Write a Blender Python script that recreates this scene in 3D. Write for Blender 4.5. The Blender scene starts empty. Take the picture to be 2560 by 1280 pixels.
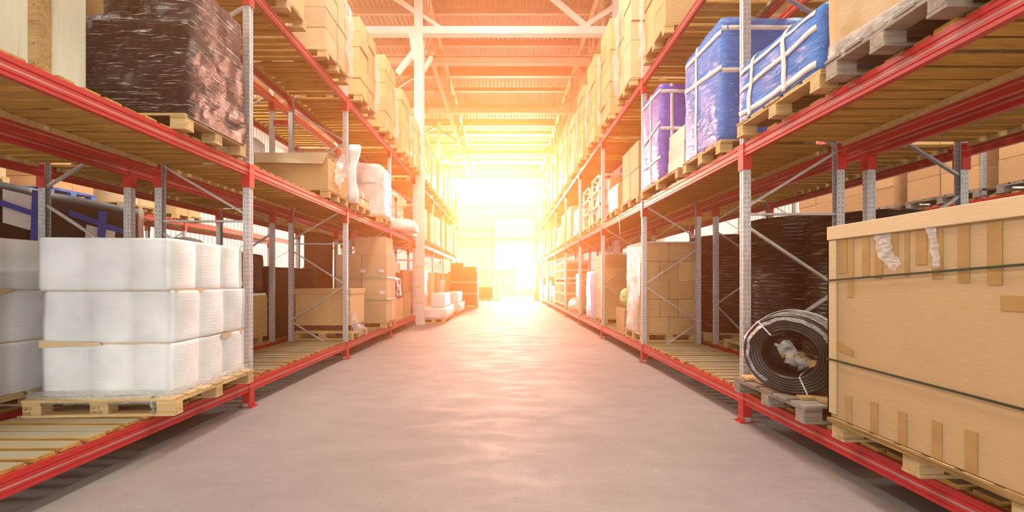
import bpy, math, random
from mathutils import Vector, Matrix, noise

random.seed(11)
S = bpy.context.scene
COL = S.collection
PI = math.pi

# ------------------------------------------------------------------ materials
def mat(name):
    m = bpy.data.materials.new(name)
    m.use_nodes = True
    nt = m.node_tree
    for n in list(nt.nodes):
        if n.type != 'OUTPUT_MATERIAL':
            nt.nodes.remove(n)
    out = [n for n in nt.nodes if n.type == 'OUTPUT_MATERIAL'][0]
    return m, nt, out

def nd(nt, typ, **kw):
    n = nt.nodes.new(typ)
    for k, v in kw.items():
        if k in n.inputs:
            n.inputs[k].default_value = v
        else:
            setattr(n, k, v)
    return n

def lk(nt, a, b):
    nt.links.new(a, b)

def bsdf(nt, out, rough=.5, metal=0., spec=.5, coat=0., coatr=.1):
    p = nd(nt, 'ShaderNodeBsdfPrincipled')
    p.inputs['Roughness'].default_value = rough
    p.inputs['Metallic'].default_value = metal
    p.inputs['Specular IOR Level'].default_value = spec
    p.inputs['Coat Weight'].default_value = coat
    p.inputs['Coat Roughness'].default_value = coatr
    lk(nt, p.outputs[0], out.inputs['Surface'])
    return p

def coords(nt, scale=(1, 1, 1), kind='Object', rot=(0, 0, 0)):
    tc = nd(nt, 'ShaderNodeTexCoord')
    mp = nd(nt, 'ShaderNodeMapping')
    mp.inputs['Scale'].default_value = scale
    mp.inputs['Rotation'].default_value = rot
    lk(nt, tc.outputs[kind], mp.inputs['Vector'])
    return mp.outputs[0]

def noi(nt, vec, scale=5, detail=4, rough=.55, dist=0.):
    n = nd(nt, 'ShaderNodeTexNoise')
    n.inputs['Scale'].default_value = scale
    n.inputs['Detail'].default_value = detail
    n.inputs['Roughness'].default_value = rough
    n.inputs['Distortion'].default_value = dist
    lk(nt, vec, n.inputs['Vector'])
    return n.outputs['Fac']

def ramp(nt, fac, stops):
    r = nd(nt, 'ShaderNodeValToRGB')
    el = r.color_ramp.elements
    while len(el) < len(stops):
        el.new(.5)
    for e, (p, c) in zip(el, stops):
        e.position = p
        e.color = (c[0], c[1], c[2], 1)
    lk(nt, fac, r.inputs['Fac'])
    return r.outputs['Color']

def mixc(nt, fac, a, b, blend='MIX'):
    m = nd(nt, 'ShaderNodeMix', data_type='RGBA', blend_type=blend)
    for sock, v in ((m.inputs[0], fac), (m.inputs[6], a), (m.inputs[7], b)):
        if isinstance(v, (int, float)):
            sock.default_value = v
        elif isinstance(v, tuple):
            sock.default_value = (v[0], v[1], v[2], 1)
        else:
            lk(nt, v, sock)
    return m.outputs[2]

def mth(nt, op, a, b=None):
    m = nd(nt, 'ShaderNodeMath', operation=op)
    for i, v in enumerate((a, b)):
        if v is None:
            continue
        if isinstance(v, (int, float)):
            m.inputs[i].default_value = v
        else:
            lk(nt, v, m.inputs[i])
    return m.outputs[0]

def bump(nt, p, fac, strength=.3, dist=.01):
    b = nd(nt, 'ShaderNodeBump')
    b.inputs['Strength'].default_value = strength
    b.inputs['Distance'].default_value = dist
    lk(nt, fac, b.inputs['Height'])
    lk(nt, b.outputs[0], p.inputs['Normal'])
    return b

def rnd_bright(nt, col, lo=.82, hi=1.12):
    """each object of the material a little lighter or darker"""
    oi = nd(nt, 'ShaderNodeObjectInfo')
    mr = nd(nt, 'ShaderNodeMapRange')
    mr.inputs['To Min'].default_value = lo
    mr.inputs['To Max'].default_value = hi
    lk(nt, oi.outputs['Random'], mr.inputs['Value'])
    hsv = nd(nt, 'ShaderNodeHueSaturation')
    lk(nt, mr.outputs[0], hsv.inputs['Value'])
    lk(nt, col, hsv.inputs['Color'])
    return hsv.outputs[0]

def m_plain(name, c, rough=.5, metal=0., spec=.5, var=.12, sc=6., coat=0.):
    m, nt, out = mat(name)
    p = bsdf(nt, out, rough, metal, spec, coat)
    f = noi(nt, coords(nt), sc, 5)
    d = tuple(v * (1 - var) for v in c)
    u = tuple(min(1, v * (1 + var)) for v in c)
    lk(nt, ramp(nt, f, [(.3, d), (.7, u)]), p.inputs['Base Color'])
    return m

def m_wood(name, light, dark, axis='x', dust=None, knots=True):
    m, nt, out = mat(name)
    p = bsdf(nt, out, .75, 0, .3)
    sc = {'x': (1.2, 14, 14), 'y': (14, 1.2, 14), 'z': (14, 14, 1.2)}[axis]
    f = noi(nt, coords(nt, sc), 2.2, 7, .62, .6)
    c = ramp(nt, f, [(.25, dark), (.5, tuple((a + b) / 2 for a, b in zip(light, dark))), (.75, light)])
    if knots:
        k = noi(nt, coords(nt, tuple(v * .35 for v in sc)), 3.0, 2, .4)
        c = mixc(nt, ramp(nt, k, [(.66, (0, 0, 0)), (.74, (.55, .55, .55))]), c, tuple(v * .45 for v in dark))
    if dust:
        g = nd(nt, 'ShaderNodeNewGeometry')
        sx = nd(nt, 'ShaderNodeSeparateXYZ')
        lk(nt, g.outputs['Normal'], sx.inputs[0])
        up = mth(nt, 'GREATER_THAN', sx.outputs['Z'], .7)
        n2 = noi(nt, coords(nt, (1, 4, 4)), 3, 5, .6)
        fac = mth(nt, 'MULTIPLY', up, ramp(nt, n2, [(.3, (.6, .6, .6)), (.7, (1, 1, 1))]))
        c = mixc(nt, fac, c, dust)
    lk(nt, rnd_bright(nt, c, .8, 1.12), p.inputs['Base Color'])
    bump(nt, p, f, .25, .004)
    return m

def m_card(name, c, film=0., rough=.7, var=.08):
    """kraft cardboard; film > 0 adds gloss, creases and whitish wrap sheen painted into the colour"""
    m, nt, out = mat(name)
    p = bsdf(nt, out, rough, 0, .35, film, .12)
    f = noi(nt, coords(nt, (3, 3, 60)), 4, 4, .6)
    g = noi(nt, coords(nt), 2.2, 4)
    c1 = ramp(nt, f, [(.3, tuple(v * (1 - var) for v in c)), (.7, tuple(min(1, v * (1 + var)) for v in c))])
    c2 = mixc(nt, ramp(nt, g, [(.35, (0, 0, 0)), (.75, (.3, .3, .3))]), c1, tuple(v * .78 for v in c))
    if film:
        h = noi(nt, coords(nt, (2, 2, 5), rot=(.5, .6, 0)), 6, 6, .65, 1.6)
        c2 = mixc(nt, ramp(nt, h, [(.5, (0, 0, 0)), (.8, (.5 * film, .5 * film, .5 * film))]), c2, (.85, .8, .78))  # whitish sheen streaks of the film, painted into the base colour
        bump(nt, p, h, .22, .015)
    lk(nt, rnd_bright(nt, c2, .86, 1.1), p.inputs['Base Color'])
    return m

def m_wrap(name, c, streak=(2, 2, 26), rough=.16, strength=.8, dist=.02, painted_sheen=None, rot=(0, 0, 0), thr=(.62, .74)):
    """stretch film pulled round a load: glossy, creased along the wrapping direction"""
    m, nt, out = mat(name)
    p = bsdf(nt, out, rough, 0, .45, 0, .08)
    h = noi(nt, coords(nt, streak, rot=rot), 2.6, 8, .62, .9)
    g = noi(nt, coords(nt), 1.7, 3)
    col = ramp(nt, g, [(.3, tuple(v * .8 for v in c)), (.7, tuple(min(1, v * 1.2) for v in c))])
    if painted_sheen:
        col = mixc(nt, ramp(nt, h, [(thr[0], (0, 0, 0)), (thr[1], (.8, .8, .8))]), col, painted_sheen)  # pale glint streaks painted into the film's base colour
    lk(nt, col, p.inputs['Base Color'])
    bump(nt, p, h, strength, dist)
    return m

def m_film(name, c=(.9, .88, .85), clear=.5):
    m, nt, out = mat(name)
    h = noi(nt, coords(nt, (2, 2, 6)), 7, 6, .6, 1.2)
    p = nd(nt, 'ShaderNodeBsdfPrincipled')
    p.inputs['Base Color'].default_value = (*c, 1)
    p.inputs['Roughness'].default_value = .15
    bump(nt, p, h, .8, .02)
    t = nd(nt, 'ShaderNodeBsdfTransparent')
    mx = nd(nt, 'ShaderNodeMixShader')
    lk(nt, ramp(nt, h, [(.3, (clear - .25,) * 3), (.7, (min(.95, clear + .25),) * 3)]), mx.inputs[0])
    lk(nt, p.outputs[0], mx.inputs[1])
    lk(nt, t.outputs[0], mx.inputs[2])
    lk(nt, mx.outputs[0], out.inputs['Surface'])
    return m

def m_paint_red(name, c, wear=(.42, .33, .30)):
    m, nt, out = mat(name)
    p = bsdf(nt, out, .38, 0, .5)
    big = noi(nt, coords(nt, (3, 1, 3)), 2.5, 4)
    base = ramp(nt, big, [(.3, tuple(v * .86 for v in c)), (.7, c)])
    tc = nd(nt, 'ShaderNodeTexCoord')
    sx = nd(nt, 'ShaderNodeSeparateXYZ')
    lk(nt, tc.outputs['Object'], sx.inputs[0])
    band = mth(nt, 'LESS_THAN', mth(nt, 'ABSOLUTE', mth(nt, 'SUBTRACT', sx.outputs['Z'], .056)), .007)
    scr = noi(nt, coords(nt, (8, .7, 30)), 2, 5, .65)
    f1 = mth(nt, 'MULTIPLY', band, ramp(nt, scr, [(.38, (0, 0, 0)), (.56, (.75, .75, .75))]))
    dots = noi(nt, coords(nt, (6, 3, 9)), 4, 6, .7)
    f2 = mth(nt, 'MAXIMUM', f1, ramp(nt, dots, [(.64, (0, 0, 0)), (.72, (.5, .5, .5))]))
    lk(nt, mixc(nt, f2, base, wear), p.inputs['Base Color'])
    return m

def m_post(name):
    m, nt, out = mat(name)
    p = bsdf(nt, out, .42, .35, .5)
    tc = nd(nt, 'ShaderNodeTexCoord')
    sx = nd(nt, 'ShaderNodeSeparateXYZ')
    lk(nt, tc.outputs['Object'], sx.inputs[0])
    fz = mth(nt, 'MULTIPLY', mth(nt, 'SUBTRACT', mth(nt, 'FRACT', mth(nt, 'MULTIPLY', sx.outputs['Z'], 20.)), .5), .05)
    z2 = mth(nt, 'MULTIPLY', fz, fz)
    hit = None
    for s, off in (('X', .018), ('Y', .019)):
        d = mth(nt, 'SUBTRACT', mth(nt, 'ABSOLUTE', sx.outputs[s]), off)
        r2 = mth(nt, 'ADD', z2, mth(nt, 'MULTIPLY', d, d))
        h = mth(nt, 'LESS_THAN', r2, .0050 ** 2)
        hit = h if hit is None else mth(nt, 'MAXIMUM', hit, h)
    f = noi(nt, coords(nt, (5, 5, 1.5)), 6, 6, .65)
    c = ramp(nt, f, [(.3, (.50, .49, .48)), (.7, (.74, .73, .72))])
    lk(nt, mixc(nt, hit, c, (.03, .03, .03)), p.inputs['Base Color'])
    return m

def m_floor():
    m, nt, out = mat('concrete_floor')
    p = bsdf(nt, out, .7, 0, .22)
    a = noi(nt, coords(nt), .55, 7, .62)
    b = noi(nt, coords(nt, (.7, 1.9, 1), rot=(0, 0, .25)), 2.2, 8, .68, .5)
    g = noi(nt, coords(nt), 60, 3, .6)
    c = ramp(nt, a, [(.3, (.225, .205, .196)), (.7, (.305, .28, .268))])
    c = mixc(nt, ramp(nt, b, [(.45, (0, 0, 0)), (.75, (.4, .4, .4))]), c, (.33, .31, .298))
    c = mixc(nt, ramp(nt, g, [(.35, (.18, .18, .18)), (.6, (0, 0, 0))]), c, (.15, .137, .13))
    k = noi(nt, coords(nt, (1, 1, 1)), 9, 3, .5)
    c = mixc(nt, ramp(nt, k, [(.70, (0, 0, 0)), (.76, (.35, .35, .35))]), c, (.13, .117, .11))
    lk(nt, c, p.inputs['Base Color'])
    lk(nt, ramp(nt, b, [(.3, (.8,) * 3), (.7, (.58,) * 3)]), p.inputs['Roughness'])
    bump(nt, p, g, .12, .003)
    return m

M = {}
M['red'] = m_paint_red('red_paint', (.56, .027, .027))
M['post'] = m_post('galvanised_post')
M['steel'] = m_plain('galvanised_brace', (.62, .61, .60), .36, .5, .5, .12, 12)
M['deck'] = m_wood('deck_board_wood', (.66, .38, .09), (.34, .155, .03), 'x', dust=(.29, .26, .185))
M['pallet'] = m_wood('pallet_wood', (.70, .50, .25), (.45, .28, .11), 'x')
M['oldpallet'] = m_wood('weathered_pallet_wood', (.42, .36, .29), (.20, .15, .11), 'x')
M['bark'] = m_wood('rough_bark_wood', (.48, .27, .09), (.05, .025, .008), 'y')
M['bluepallet'] = m_plain('blue_pallet_paint', (.05, .17, .50), .6)
M['ply'] = m_wood('pale_plywood', (.94, .88, .70), (.86, .76, .52), 'z')
M['crate'] = m_wood('crate_wood', (.66, .44, .20), (.42, .24, .09), 'x')
M['card'] = m_card('kraft_card', (.50, .325, .165))
M['cardpale'] = m_card('pale_kraft_card', (.64, .45, .26))
M['cardfilm'] = m_card('film_wrapped_card', (.60, .39, .17), .4)
M['cardorange'] = m_card('orange_kraft_card', (.60, .32, .14), .3)
M['carddark'] = m_card('dark_kraft_card', (.30, .13, .05))
M['cardcream'] = m_card('cream_card', (.78, .68, .52), 0, .6)
M['kraftwrap'] = m_card('kraft_under_film', (.50, .305, .135), .04)
M['protector'] = m_card('corner_board', (.62, .44, .24))
M['tape'] = m_plain('brown_tape', (.38, .215, .075), .3, 0, .5, .1, 8, .4)
M['strapgreen'] = m_plain('green_strap', (.028, .045, .022), .35)
M['tapegreen'] = m_plain('pale_green_tape', (.33, .52, .28), .4)
M['tapewhite'] = m_plain('white_tape', (.78, .66, .60), .5, 0, .4, .1, 14)
M['tapeblue'] = m_plain('blue_tape', (.012, .075, .45), .35)
M['strapwhite'] = m_plain('white_strap', (.75, .74, .72), .4)
M['paper'] = m_plain('white_paper', (.80, .78, .74), .7)
M['whiteroll'] = m_wrap('white_roll_film', (.76, .77, .75), (1.2, 1.2, 60), .14, .5, .006)
M['whitewrap'] = m_wrap('white_wrap_film', (.80, .77, .72), (2, 2, 7), .2, .7, .02)
M['black'] = m_wrap('black_wrap_film', (.008, .005, .004), (1.6, 1.6, 28), .15, 1., .03, painted_sheen=(.80, .74, .70), rot=(0, .10, .0), thr=(.58, .65))
M['blackdull'] = m_wrap('black_matt_film', (.010, .007, .006), (2, 2, 10), .38, .4, .012)
M['blackcoil'] = m_wrap('black_coil_film', (.012, .006, .003), (1.0, 1.0, 26), .13, 1., .035, painted_sheen=(.55, .38, .22), thr=(.56, .66))
M['pipe'] = m_plain('black_pipe', (.022, .015, .011), .32, 0, .5, .25, 9)
M['blue'] = m_wrap('blue_wrap_film', (.03, .20, .62), (3, 3, 9), .14, .8, .03, painted_sheen=(.45, .60, .92), rot=(.5, .4, 0), thr=(.60, .72))
M['bluepurple'] = m_wrap('violet_blue_wrap_film', (.16, .12, .50), (2.5, 2.5, 10), .16, .7, .02, painted_sheen=(.5, .5, .9), rot=(.3, .2, 0), thr=(.60, .72))
M['brownwrap'] = m_wrap('brown_wrap_film', (.085, .032, .014), (2, 2, 12), .2, .5, .012)
M['lilac'] = m_wrap('lilac_wrap_film', (.62, .54, .66), (2, 2, 8), .25, .6, .02)
M['film'] = m_film('clear_film', (.78, .76, .73), clear=.72)
M['whitepaint'] = m_plain('white_steel_paint', (.74, .67, .60), .5, 0, .4, .06, 3)
M['tiesteel'] = m_plain('steel_paint_and_shade', (.45, .31, .22), .55, 0, .4, .08, 3)  # shared brown steel tone; on the crane beam it paints in shade
M['roof'] = m_plain('roof_sheet', (.36, .28, .225), .6, .1, .3, .08, .8)
M['wall'] = m_plain('wall_sheet', (.66, .62, .56), .6, 0, .4, .06, .8)
M['door'] = m_plain('door_panel', (.80, .78, .74), .5, 0, .4, .04, 2)
M['lampmetal'] = m_plain('lamp_shade_metal', (.55, .5, .45), .35, .6)
M['ground'] = m_plain('outdoor_asphalt', (.45, .43, .40), .9, 0, .2, .1, 2)
M['trailer'] = m_plain('red_trailer_paint', (.42, .13, .10), .5)
M['greenball'] = m_wrap('yellow_green_wrap', (.45, .58, .12), (3, 3, 5), .2, .8, .03, painted_sheen=(.9, .85, .8), thr=(.52, .66))
M['yellowlabel'] = m_plain('yellow_band', (.70, .52, .05), .5)
M['stamp'] = m_plain('black_stamp', (.03, .02, .02), .7)
M['stampbrown'] = m_plain('faded_stamp_ink', (.26, .14, .06), .8)
M['floor'] = m_floor()

# ------------------------------------------------------------------ mesh building
class MB:
    def __init__(self):
        self.v, self.f = [], []

    def add(self, vs, fs):
        o = len(self.v)
        self.v += [tuple(p) for p in vs]
        self.f += [tuple(i + o for i in f) for f in fs]
        return self

    def box(self, x0, x1, y0, y1, z0, z1):
        vs = [(x, y, z) for z in (z0, z1) for y in (y0, y1) for x in (x0, x1)]
        fs = [(0, 2, 3, 1), (4, 5, 7, 6), (0, 1, 5, 4), (2, 6, 7, 3), (0, 4, 6, 2), (1, 3, 7, 5)]
        return self.add(vs, fs)

    def prism(self, poly, axis, a, b):
        """poly: 2-D outline (counter-clockwise), extruded from a to b along axis"""
        def p3(u, w, t):
            return {'x': (t, u, w), 'y': (u, t, w), 'z': (u, w, t)}[axis]
        n = len(poly)
        vs = [p3(u, w, a) for u, w in poly] + [p3(u, w, b) for u, w in poly]
        fs = [(i, (i + 1) % n, n + (i + 1) % n, n + i) for i in range(n)]
        fs += [tuple(reversed(range(n))), tuple(range(n, 2 * n))]
        return self.add(vs, fs)

    def bar(self, p, q, w, h=None, up=(0, 1, 0)):
        """square bar between two points"""
        h = h or w
        p, q = Vector(p), Vector(q)
        d = (q - p).normalized()
        u = Vector(up)
        if abs(d.dot(u)) > .95:
            u = Vector((1, 0, 0))
        s = d.cross(u).normalized()
        t = s.cross(d).normalized()
        vs = []
        for c in (p, q):
            for a, b in ((-1, -1), (1, -1), (1, 1), (-1, 1)):
                vs.append(c + s * (a * w / 2) + t * (b * h / 2))
        return self.add(vs, [(0, 1, 2, 3), (7, 6, 5, 4), (0, 4, 5, 1), (1, 5, 6, 2), (2, 6, 7, 3), (3, 7, 4, 0)])

    def tube(self, pts, r, n=8, closed=False):
        pts = [Vector(p) for p in pts]
        rings = []
        m = len(pts)
        for i, p in enumerate(pts):
            d = (pts[(i + 1) % m] - pts[i - 1]) if closed else (pts[min(i + 1, m - 1)] - pts[max(i - 1, 0)])
            d.normalize()
            u = Vector((0, 0, 1)) if abs(d.z) < .9 else Vector((1, 0, 0))
            s = d.cross(u).normalized()
            t = s.cross(d)
            rings.append([p + s * (r * math.cos(2 * PI * k / n)) + t * (r * math.sin(2 * PI * k / n)) for k in range(n)])
        return self.loft(rings, cap=not closed, wrap=closed)

    def loft(self, rings, cap=True, wrap=False):
        n = len(rings[0])
        vs = [p for r in rings for p in r]
        fs = []
        m = len(rings)
        for i in range(m if wrap else m - 1):
            j = (i + 1) % m
            for k in range(n):
                l = (k + 1) % n
                fs.append((i * n + k, i * n + l, j * n + l, j * n + k))
        if cap:
            fs.append(tuple(reversed(range(n))))
            fs.append(tuple(range((m - 1) * n, m * n)))
        return self.add(vs, fs)

    def lathe(self, prof, n=40, closed=False):
        """prof: (r, z) points turned about z; closed profile makes a ring body"""
        rings = [[(r * math.cos(2 * PI * k / n), r * math.sin(2 * PI * k / n), z) for k in range(n)] for r, z in prof]
        return self.loft(rings, cap=not closed, wrap=closed)

    def move(self, mtx):
        self.v = [tuple(mtx @ Vector(p)) for p in self.v]
        return self

    def mesh(self, name, smooth=False):
        me = bpy.data.meshes.new(name)
        me.from_pydata(self.v, [], self.f)
        me.update()
        if smooth:
            me.polygons.foreach_set('use_smooth', [True] * len(me.polygons))
        return me

def bevel(o, w=.006, seg=2):
    b = o.modifiers.new('edge', 'BEVEL')
    b.width = w
    b.segments = seg
    b.limit_method = 'ANGLE'
    return o

def obj(name, me, m, parent=None, loc=(0, 0, 0), rotz=0., smooth=False, bev=0.):
    if isinstance(me, MB):
        me = me.mesh(name, smooth)
    o = bpy.data.objects.new(name, me)
    COL.objects.link(o)
    if m is not None:
        mm = M[m] if isinstance(m, str) else m
        if len(o.data.materials) == 0:
            o.data.materials.append(mm)
        elif o.data.materials[0] is not mm:
            o.material_slots[0].link = 'OBJECT'
            o.material_slots[0].material = mm
    o.location = loc
    o.rotation_euler = (0, 0, rotz)
    if parent is not None:
        o.parent = parent
    if bev:
        bevel(o, bev)
    return o

def tag(o, label, cat, group=None, kind=None):
    o['label'] = label
    o['category'] = cat
    if group:
        o['group'] = group
    if kind:
        o['kind'] = kind
    return o

def thing(name, label, cat, loc=(0, 0, 0), rotz=0., group=None):
    o = bpy.data.objects.new(name, None)
    COL.objects.link(o)
    o.location = loc
    o.rotation_euler = (0, 0, rotz)
    o.empty_display_size = .2
    return tag(o, label, cat, group)

def struct(name, mb, m, label=None, bev=0., parent=None, smooth=False):
    o = obj(name, mb, m, parent, smooth=smooth, bev=bev)
    if parent is None:
        o['kind'] = 'structure'
        if label:
            o['label'] = label
    return o

def flat(name, pts, m, parent=None, t=.002):
    """thin sheet (tape, paper) through the points of a quad, with thickness t away along its normal"""
    a = [Vector(p) for p in pts]
    n = (a[1] - a[0]).cross(a[-1] - a[0]).normalized()
    k = len(a)
    vs = a + [p + n * t for p in a]
    fs = [tuple(reversed(range(k))), tuple(range(k, 2 * k))] + [(i, (i + 1) % k, k + (i + 1) % k, k + i) for i in range(k)]
    return obj(name, MB().add(vs, fs), m, parent)

ORD = ['first', 'second', 'third', 'fourth', 'fifth', 'sixth', 'seventh', 'eighth', 'ninth', 'tenth', 'eleventh',
       'twelfth', 'thirteenth', 'fourteenth', 'fifteenth', 'sixteenth', 'seventeenth', 'eighteenth', 'nineteenth', 'twentieth']
# ------------------------------------------------------------------ the hall
H_ROOF, Y_BACK, X_L, X_R, Y_OPEN = 12.0, 35.0, -14.0, 14.0, -6.0
struct('floor', MB().box(X_L, X_R, Y_OPEN, Y_BACK, -.2, 0), 'floor', 'grey concrete warehouse floor')
struct('ground_outside', MB().box(-30, 30, Y_BACK, 70, -.25, -.03), 'ground', 'pale asphalt yard outside the loading door')

def corr(u0, u1, pitch, depth):
    """trapezoid sheet profile as (u, offset) points"""
    pts, u = [], u0
    while u < u1 - 1e-6:
        pts += [(u, 0), (u + pitch * .30, 0), (u + pitch * .45, depth), (u + pitch * .85, depth)]
        u += pitch
    pts.append((u1, 0))
    return [p for p in pts if p[0] <= u1 + 1e-6]

def sheet_strip(mb, pts, fn, a, b):
    vs = [fn(u, d, a) for u, d in pts] + [fn(u, d, b) for u, d in pts]
    n = len(pts)
    return mb.add(vs, [(i, i + 1, n + i + 1, n + i) for i in range(n - 1)])

roof = MB()
sheet_strip(roof, corr(X_L, X_R, .20, .06), lambda u, d, t: (u, t, H_ROOF + d), Y_OPEN, Y_BACK)
struct('ceiling', roof, 'roof', 'corrugated steel roof sheeting')

DX0, DX1, DZ0, DZ1 = -.96, 2.84, 3.76, 7.25          # loading door opening and the sectional panel's lower edge
WX0, WX1, WZ0, WZ1 = -4.5, 2.85, 9.05, 10.75         # clerestory opening
back = MB()
for x0, x1, z0, z1 in ((X_L, DX0, 0, WZ0), (DX1, X_R, 0, WZ0), (DX0, DX1, DZ1, WZ0), (X_L, WX0, WZ0, WZ1), (WX1, X_R, WZ0, WZ1), (X_L, X_R, WZ1, H_ROOF)):
    sheet_strip(back, corr(x0, x1, .25, .04), lambda u, d, t: (u, Y_BACK + d, t), z0, z1)
struct('wall_back', back, 'wall', 'ribbed steel end wall')
for nm, x, sg in (('wall_left', X_L, -1), ('wall_right', X_R, 1)):
    w = MB()
    if sg < 0:
        segs = ((Y_OPEN, 25.5, 0, H_ROOF), (25.5, 31, 0, 1.7), (25.5, 31, 3.3, H_ROOF), (31, Y_BACK, 0, H_ROOF))
    else:
        segs = ((Y_OPEN, 22, 0, H_ROOF), (22, 33, 0, 3.6), (22, 33, 5.2, H_ROOF), (33, Y_BACK, 0, H_ROOF))
    for y0, y1, z0, z1 in segs:
        sheet_strip(w, corr(y0, y1, .25, .04), lambda u, d, t: (x + sg * d, u, t), z0, z1)
    struct(nm, w, 'wall', 'ribbed steel side wall')

front = MB()  # unseen wall, its openings added to shape the light from behind
for x0, x1, z0, z1 in ((X_L, -7.0, 0, H_ROOF), (-7.0, -1.5, 5.2, H_ROOF), (-1.5, 1.2, 0, H_ROOF), (1.2, 6.4, 5.2, H_ROOF), (6.4, X_R, 0, H_ROOF)):
    sheet_strip(front, corr(x0, x1, .25, .04), lambda u, d, t: (u, Y_OPEN - d, t), z0, z1)
struct('wall_front_added', front, 'wall', 'ribbed steel end wall behind the viewer, openings added for rear light')
# sectional door, half raised, with its guide frame
d1 = struct('door_1', MB().box(DX0, DX1, Y_BACK - .02, Y_BACK + .05, DZ0, DZ1), 'door', 'white sectional loading door, half raised')
for k in range(1, 6):
    z = DZ0 + (DZ1 - DZ0) * k / 6
    obj('panel_joint', MB().box(DX0, DX1, Y_BACK - .035, Y_BACK - .02, z - .012, z + .012), 'whitepaint', d1)
fr = MB().box(DX0 - .12, DX0, Y_BACK - .1, Y_BACK + .05, 0, DZ1 + .1).box(DX1, DX1 + .12, Y_BACK - .1, Y_BACK + .05, 0, DZ1 + .1).box(DX0, DX1, Y_BACK - .1, Y_BACK + .05, DZ1, DZ1 + .12)
obj('door_frame', fr, 'tiesteel', d1)
w1 = struct('window_1', MB().box(WX0 - .1, WX1 + .1, Y_BACK - .08, Y_BACK + .04, WZ0 - .1, WZ0).box(WX0 - .1, WX1 + .1, Y_BACK - .08, Y_BACK + .04, WZ1, WZ1 + .1)
            .box(WX0 - .1, WX0, Y_BACK - .08, Y_BACK + .04, WZ0, WZ1).box(WX1, WX1 + .1, Y_BACK - .08, Y_BACK + .04, WZ0, WZ1), 'tiesteel', 'glaring clerestory window above the door')
for nm, x, z0, z1, y0, y1 in (('window_2', X_L, 1.7, 3.3, 25.5, 31), ('window_3', X_R, 3.6, 5.2, 22, 33)):
    w = MB().box(x - .05, x + .05, y0 - .08, y1 + .08, z0 - .08, z0).box(x - .05, x + .05, y0 - .08, y1 + .08, z1, z1 + .08)
    for k in range(5):
        y = y0 + (y1 - y0) * k / 4
        w.box(x - .05, x + .05, y - .04, y + .04, z0, z1)
    struct(nm, w, 'whitepaint', 'side wall window letting daylight in')
# cabinet window beside the door
w4 = MB().box(-2.3, -1.15, Y_BACK - .12, Y_BACK, .95, 1.05).box(-2.3, -1.15, Y_BACK - .12, Y_BACK, 2.3, 2.4).box(-2.3, -2.2, Y_BACK - .12, Y_BACK, 1.05, 2.3).box(-1.77, -1.67, Y_BACK - .12, Y_BACK, 1.05, 2.3).box(-1.25, -1.15, Y_BACK - .12, Y_BACK, 1.05, 2.3)
struct('window_4', w4, 'tiesteel', 'small twin window beside the loading door')
gi = 1
for x0, x1, z0, z1 in ((X_L, X_R, 5.2, 5.34), (X_L, DX0 - .12, 4.72, 4.82), (X_L, DX0 - .12, 6.05, 6.15), (X_L, X_R, 8.2, 8.34)):
    struct('trim_%d' % gi, MB().box(x0, x1, Y_BACK - .2, Y_BACK - .06, z0, z1), 'tiesteel', 'steel rail across the end wall')
    gi += 1
# purlins
for k in range(-7, 11):
    y = 14.67 + 2.0 * k
    mb = MB().box(X_L, X_R, y - .035, y + .035, H_ROOF - .22, H_ROOF - .02).box(X_L, X_R, y - .035, y + .085, H_ROOF - .235, H_ROOF - .22)
    struct('purlin_beam', mb, 'roof', 'steel purlin under the roof sheeting')

def truss(y, zb=9.73, w=.24):
    mb = MB().box(X_L, X_R, y - .12, y + .12, zb, zb + w)
    mb.box(X_L, X_R, y - .09, y + .09, 11.55, 11.76)
    xs = [-14 + 2.37 * k for k in range(13)]
    for k, x in enumerate(xs[:-1]):
        a, b = (zb + w, 11.55) if k % 2 else (11.55, zb + w)
        if -2.5 < x < 1.2:
            continue
        mb.bar((x, y, a), (xs[k + 1], y, b), .12)
    return struct('truss_beam', mb, 'whitepaint' if y < 14 else 'tiesteel', 'steel roof truss across the hall')

for y in (12.8, 18.8, 24.8, 30.8):
    truss(y)
# open diagonal brace coming down to the first tie
struct('tie_brace_beam', MB().bar((.9, 12.8, 11.6), (2.85, 12.8, 9.95), .14), 'whitepaint', 'slanting pipe brace above the first tie beam')
struct('crane_beam', MB().box(X_L, X_R, 14.28, 14.32, 9.62, 9.90).box(X_L, X_R, 14.2, 14.4, 9.88, 9.91).box(X_L, X_R, 14.2, 14.4, 9.6, 9.63), 'tiesteel', 'shade-toned steel beam behind the first tie beam')  # darker tone stands in for the shade on this beam
for x in (-2.75, 3.35):
    mb = MB().box(x - .07, x + .07, 12.9, Y_BACK, 9.75, 9.89).box(x - .07, x + .07, 12.9, Y_BACK, 11.58, 11.72)
    ys = [12.95 + 2.0 * k for k in range(12)]
    for k, y in enumerate(ys[:-1]):
        mb.box(x - .05, x + .05, y - .05, y + .05, 9.85, 11.6)
        mb.bar((x, y, 9.85 if k % 2 else 11.6), (x, ys[k + 1], 11.6 if k % 2 else 9.85), .09, up=(1, 0, 0))
    struct('girder_beam', mb, 'tiesteel', 'lattice girder running along the aisle under the roof')

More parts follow.
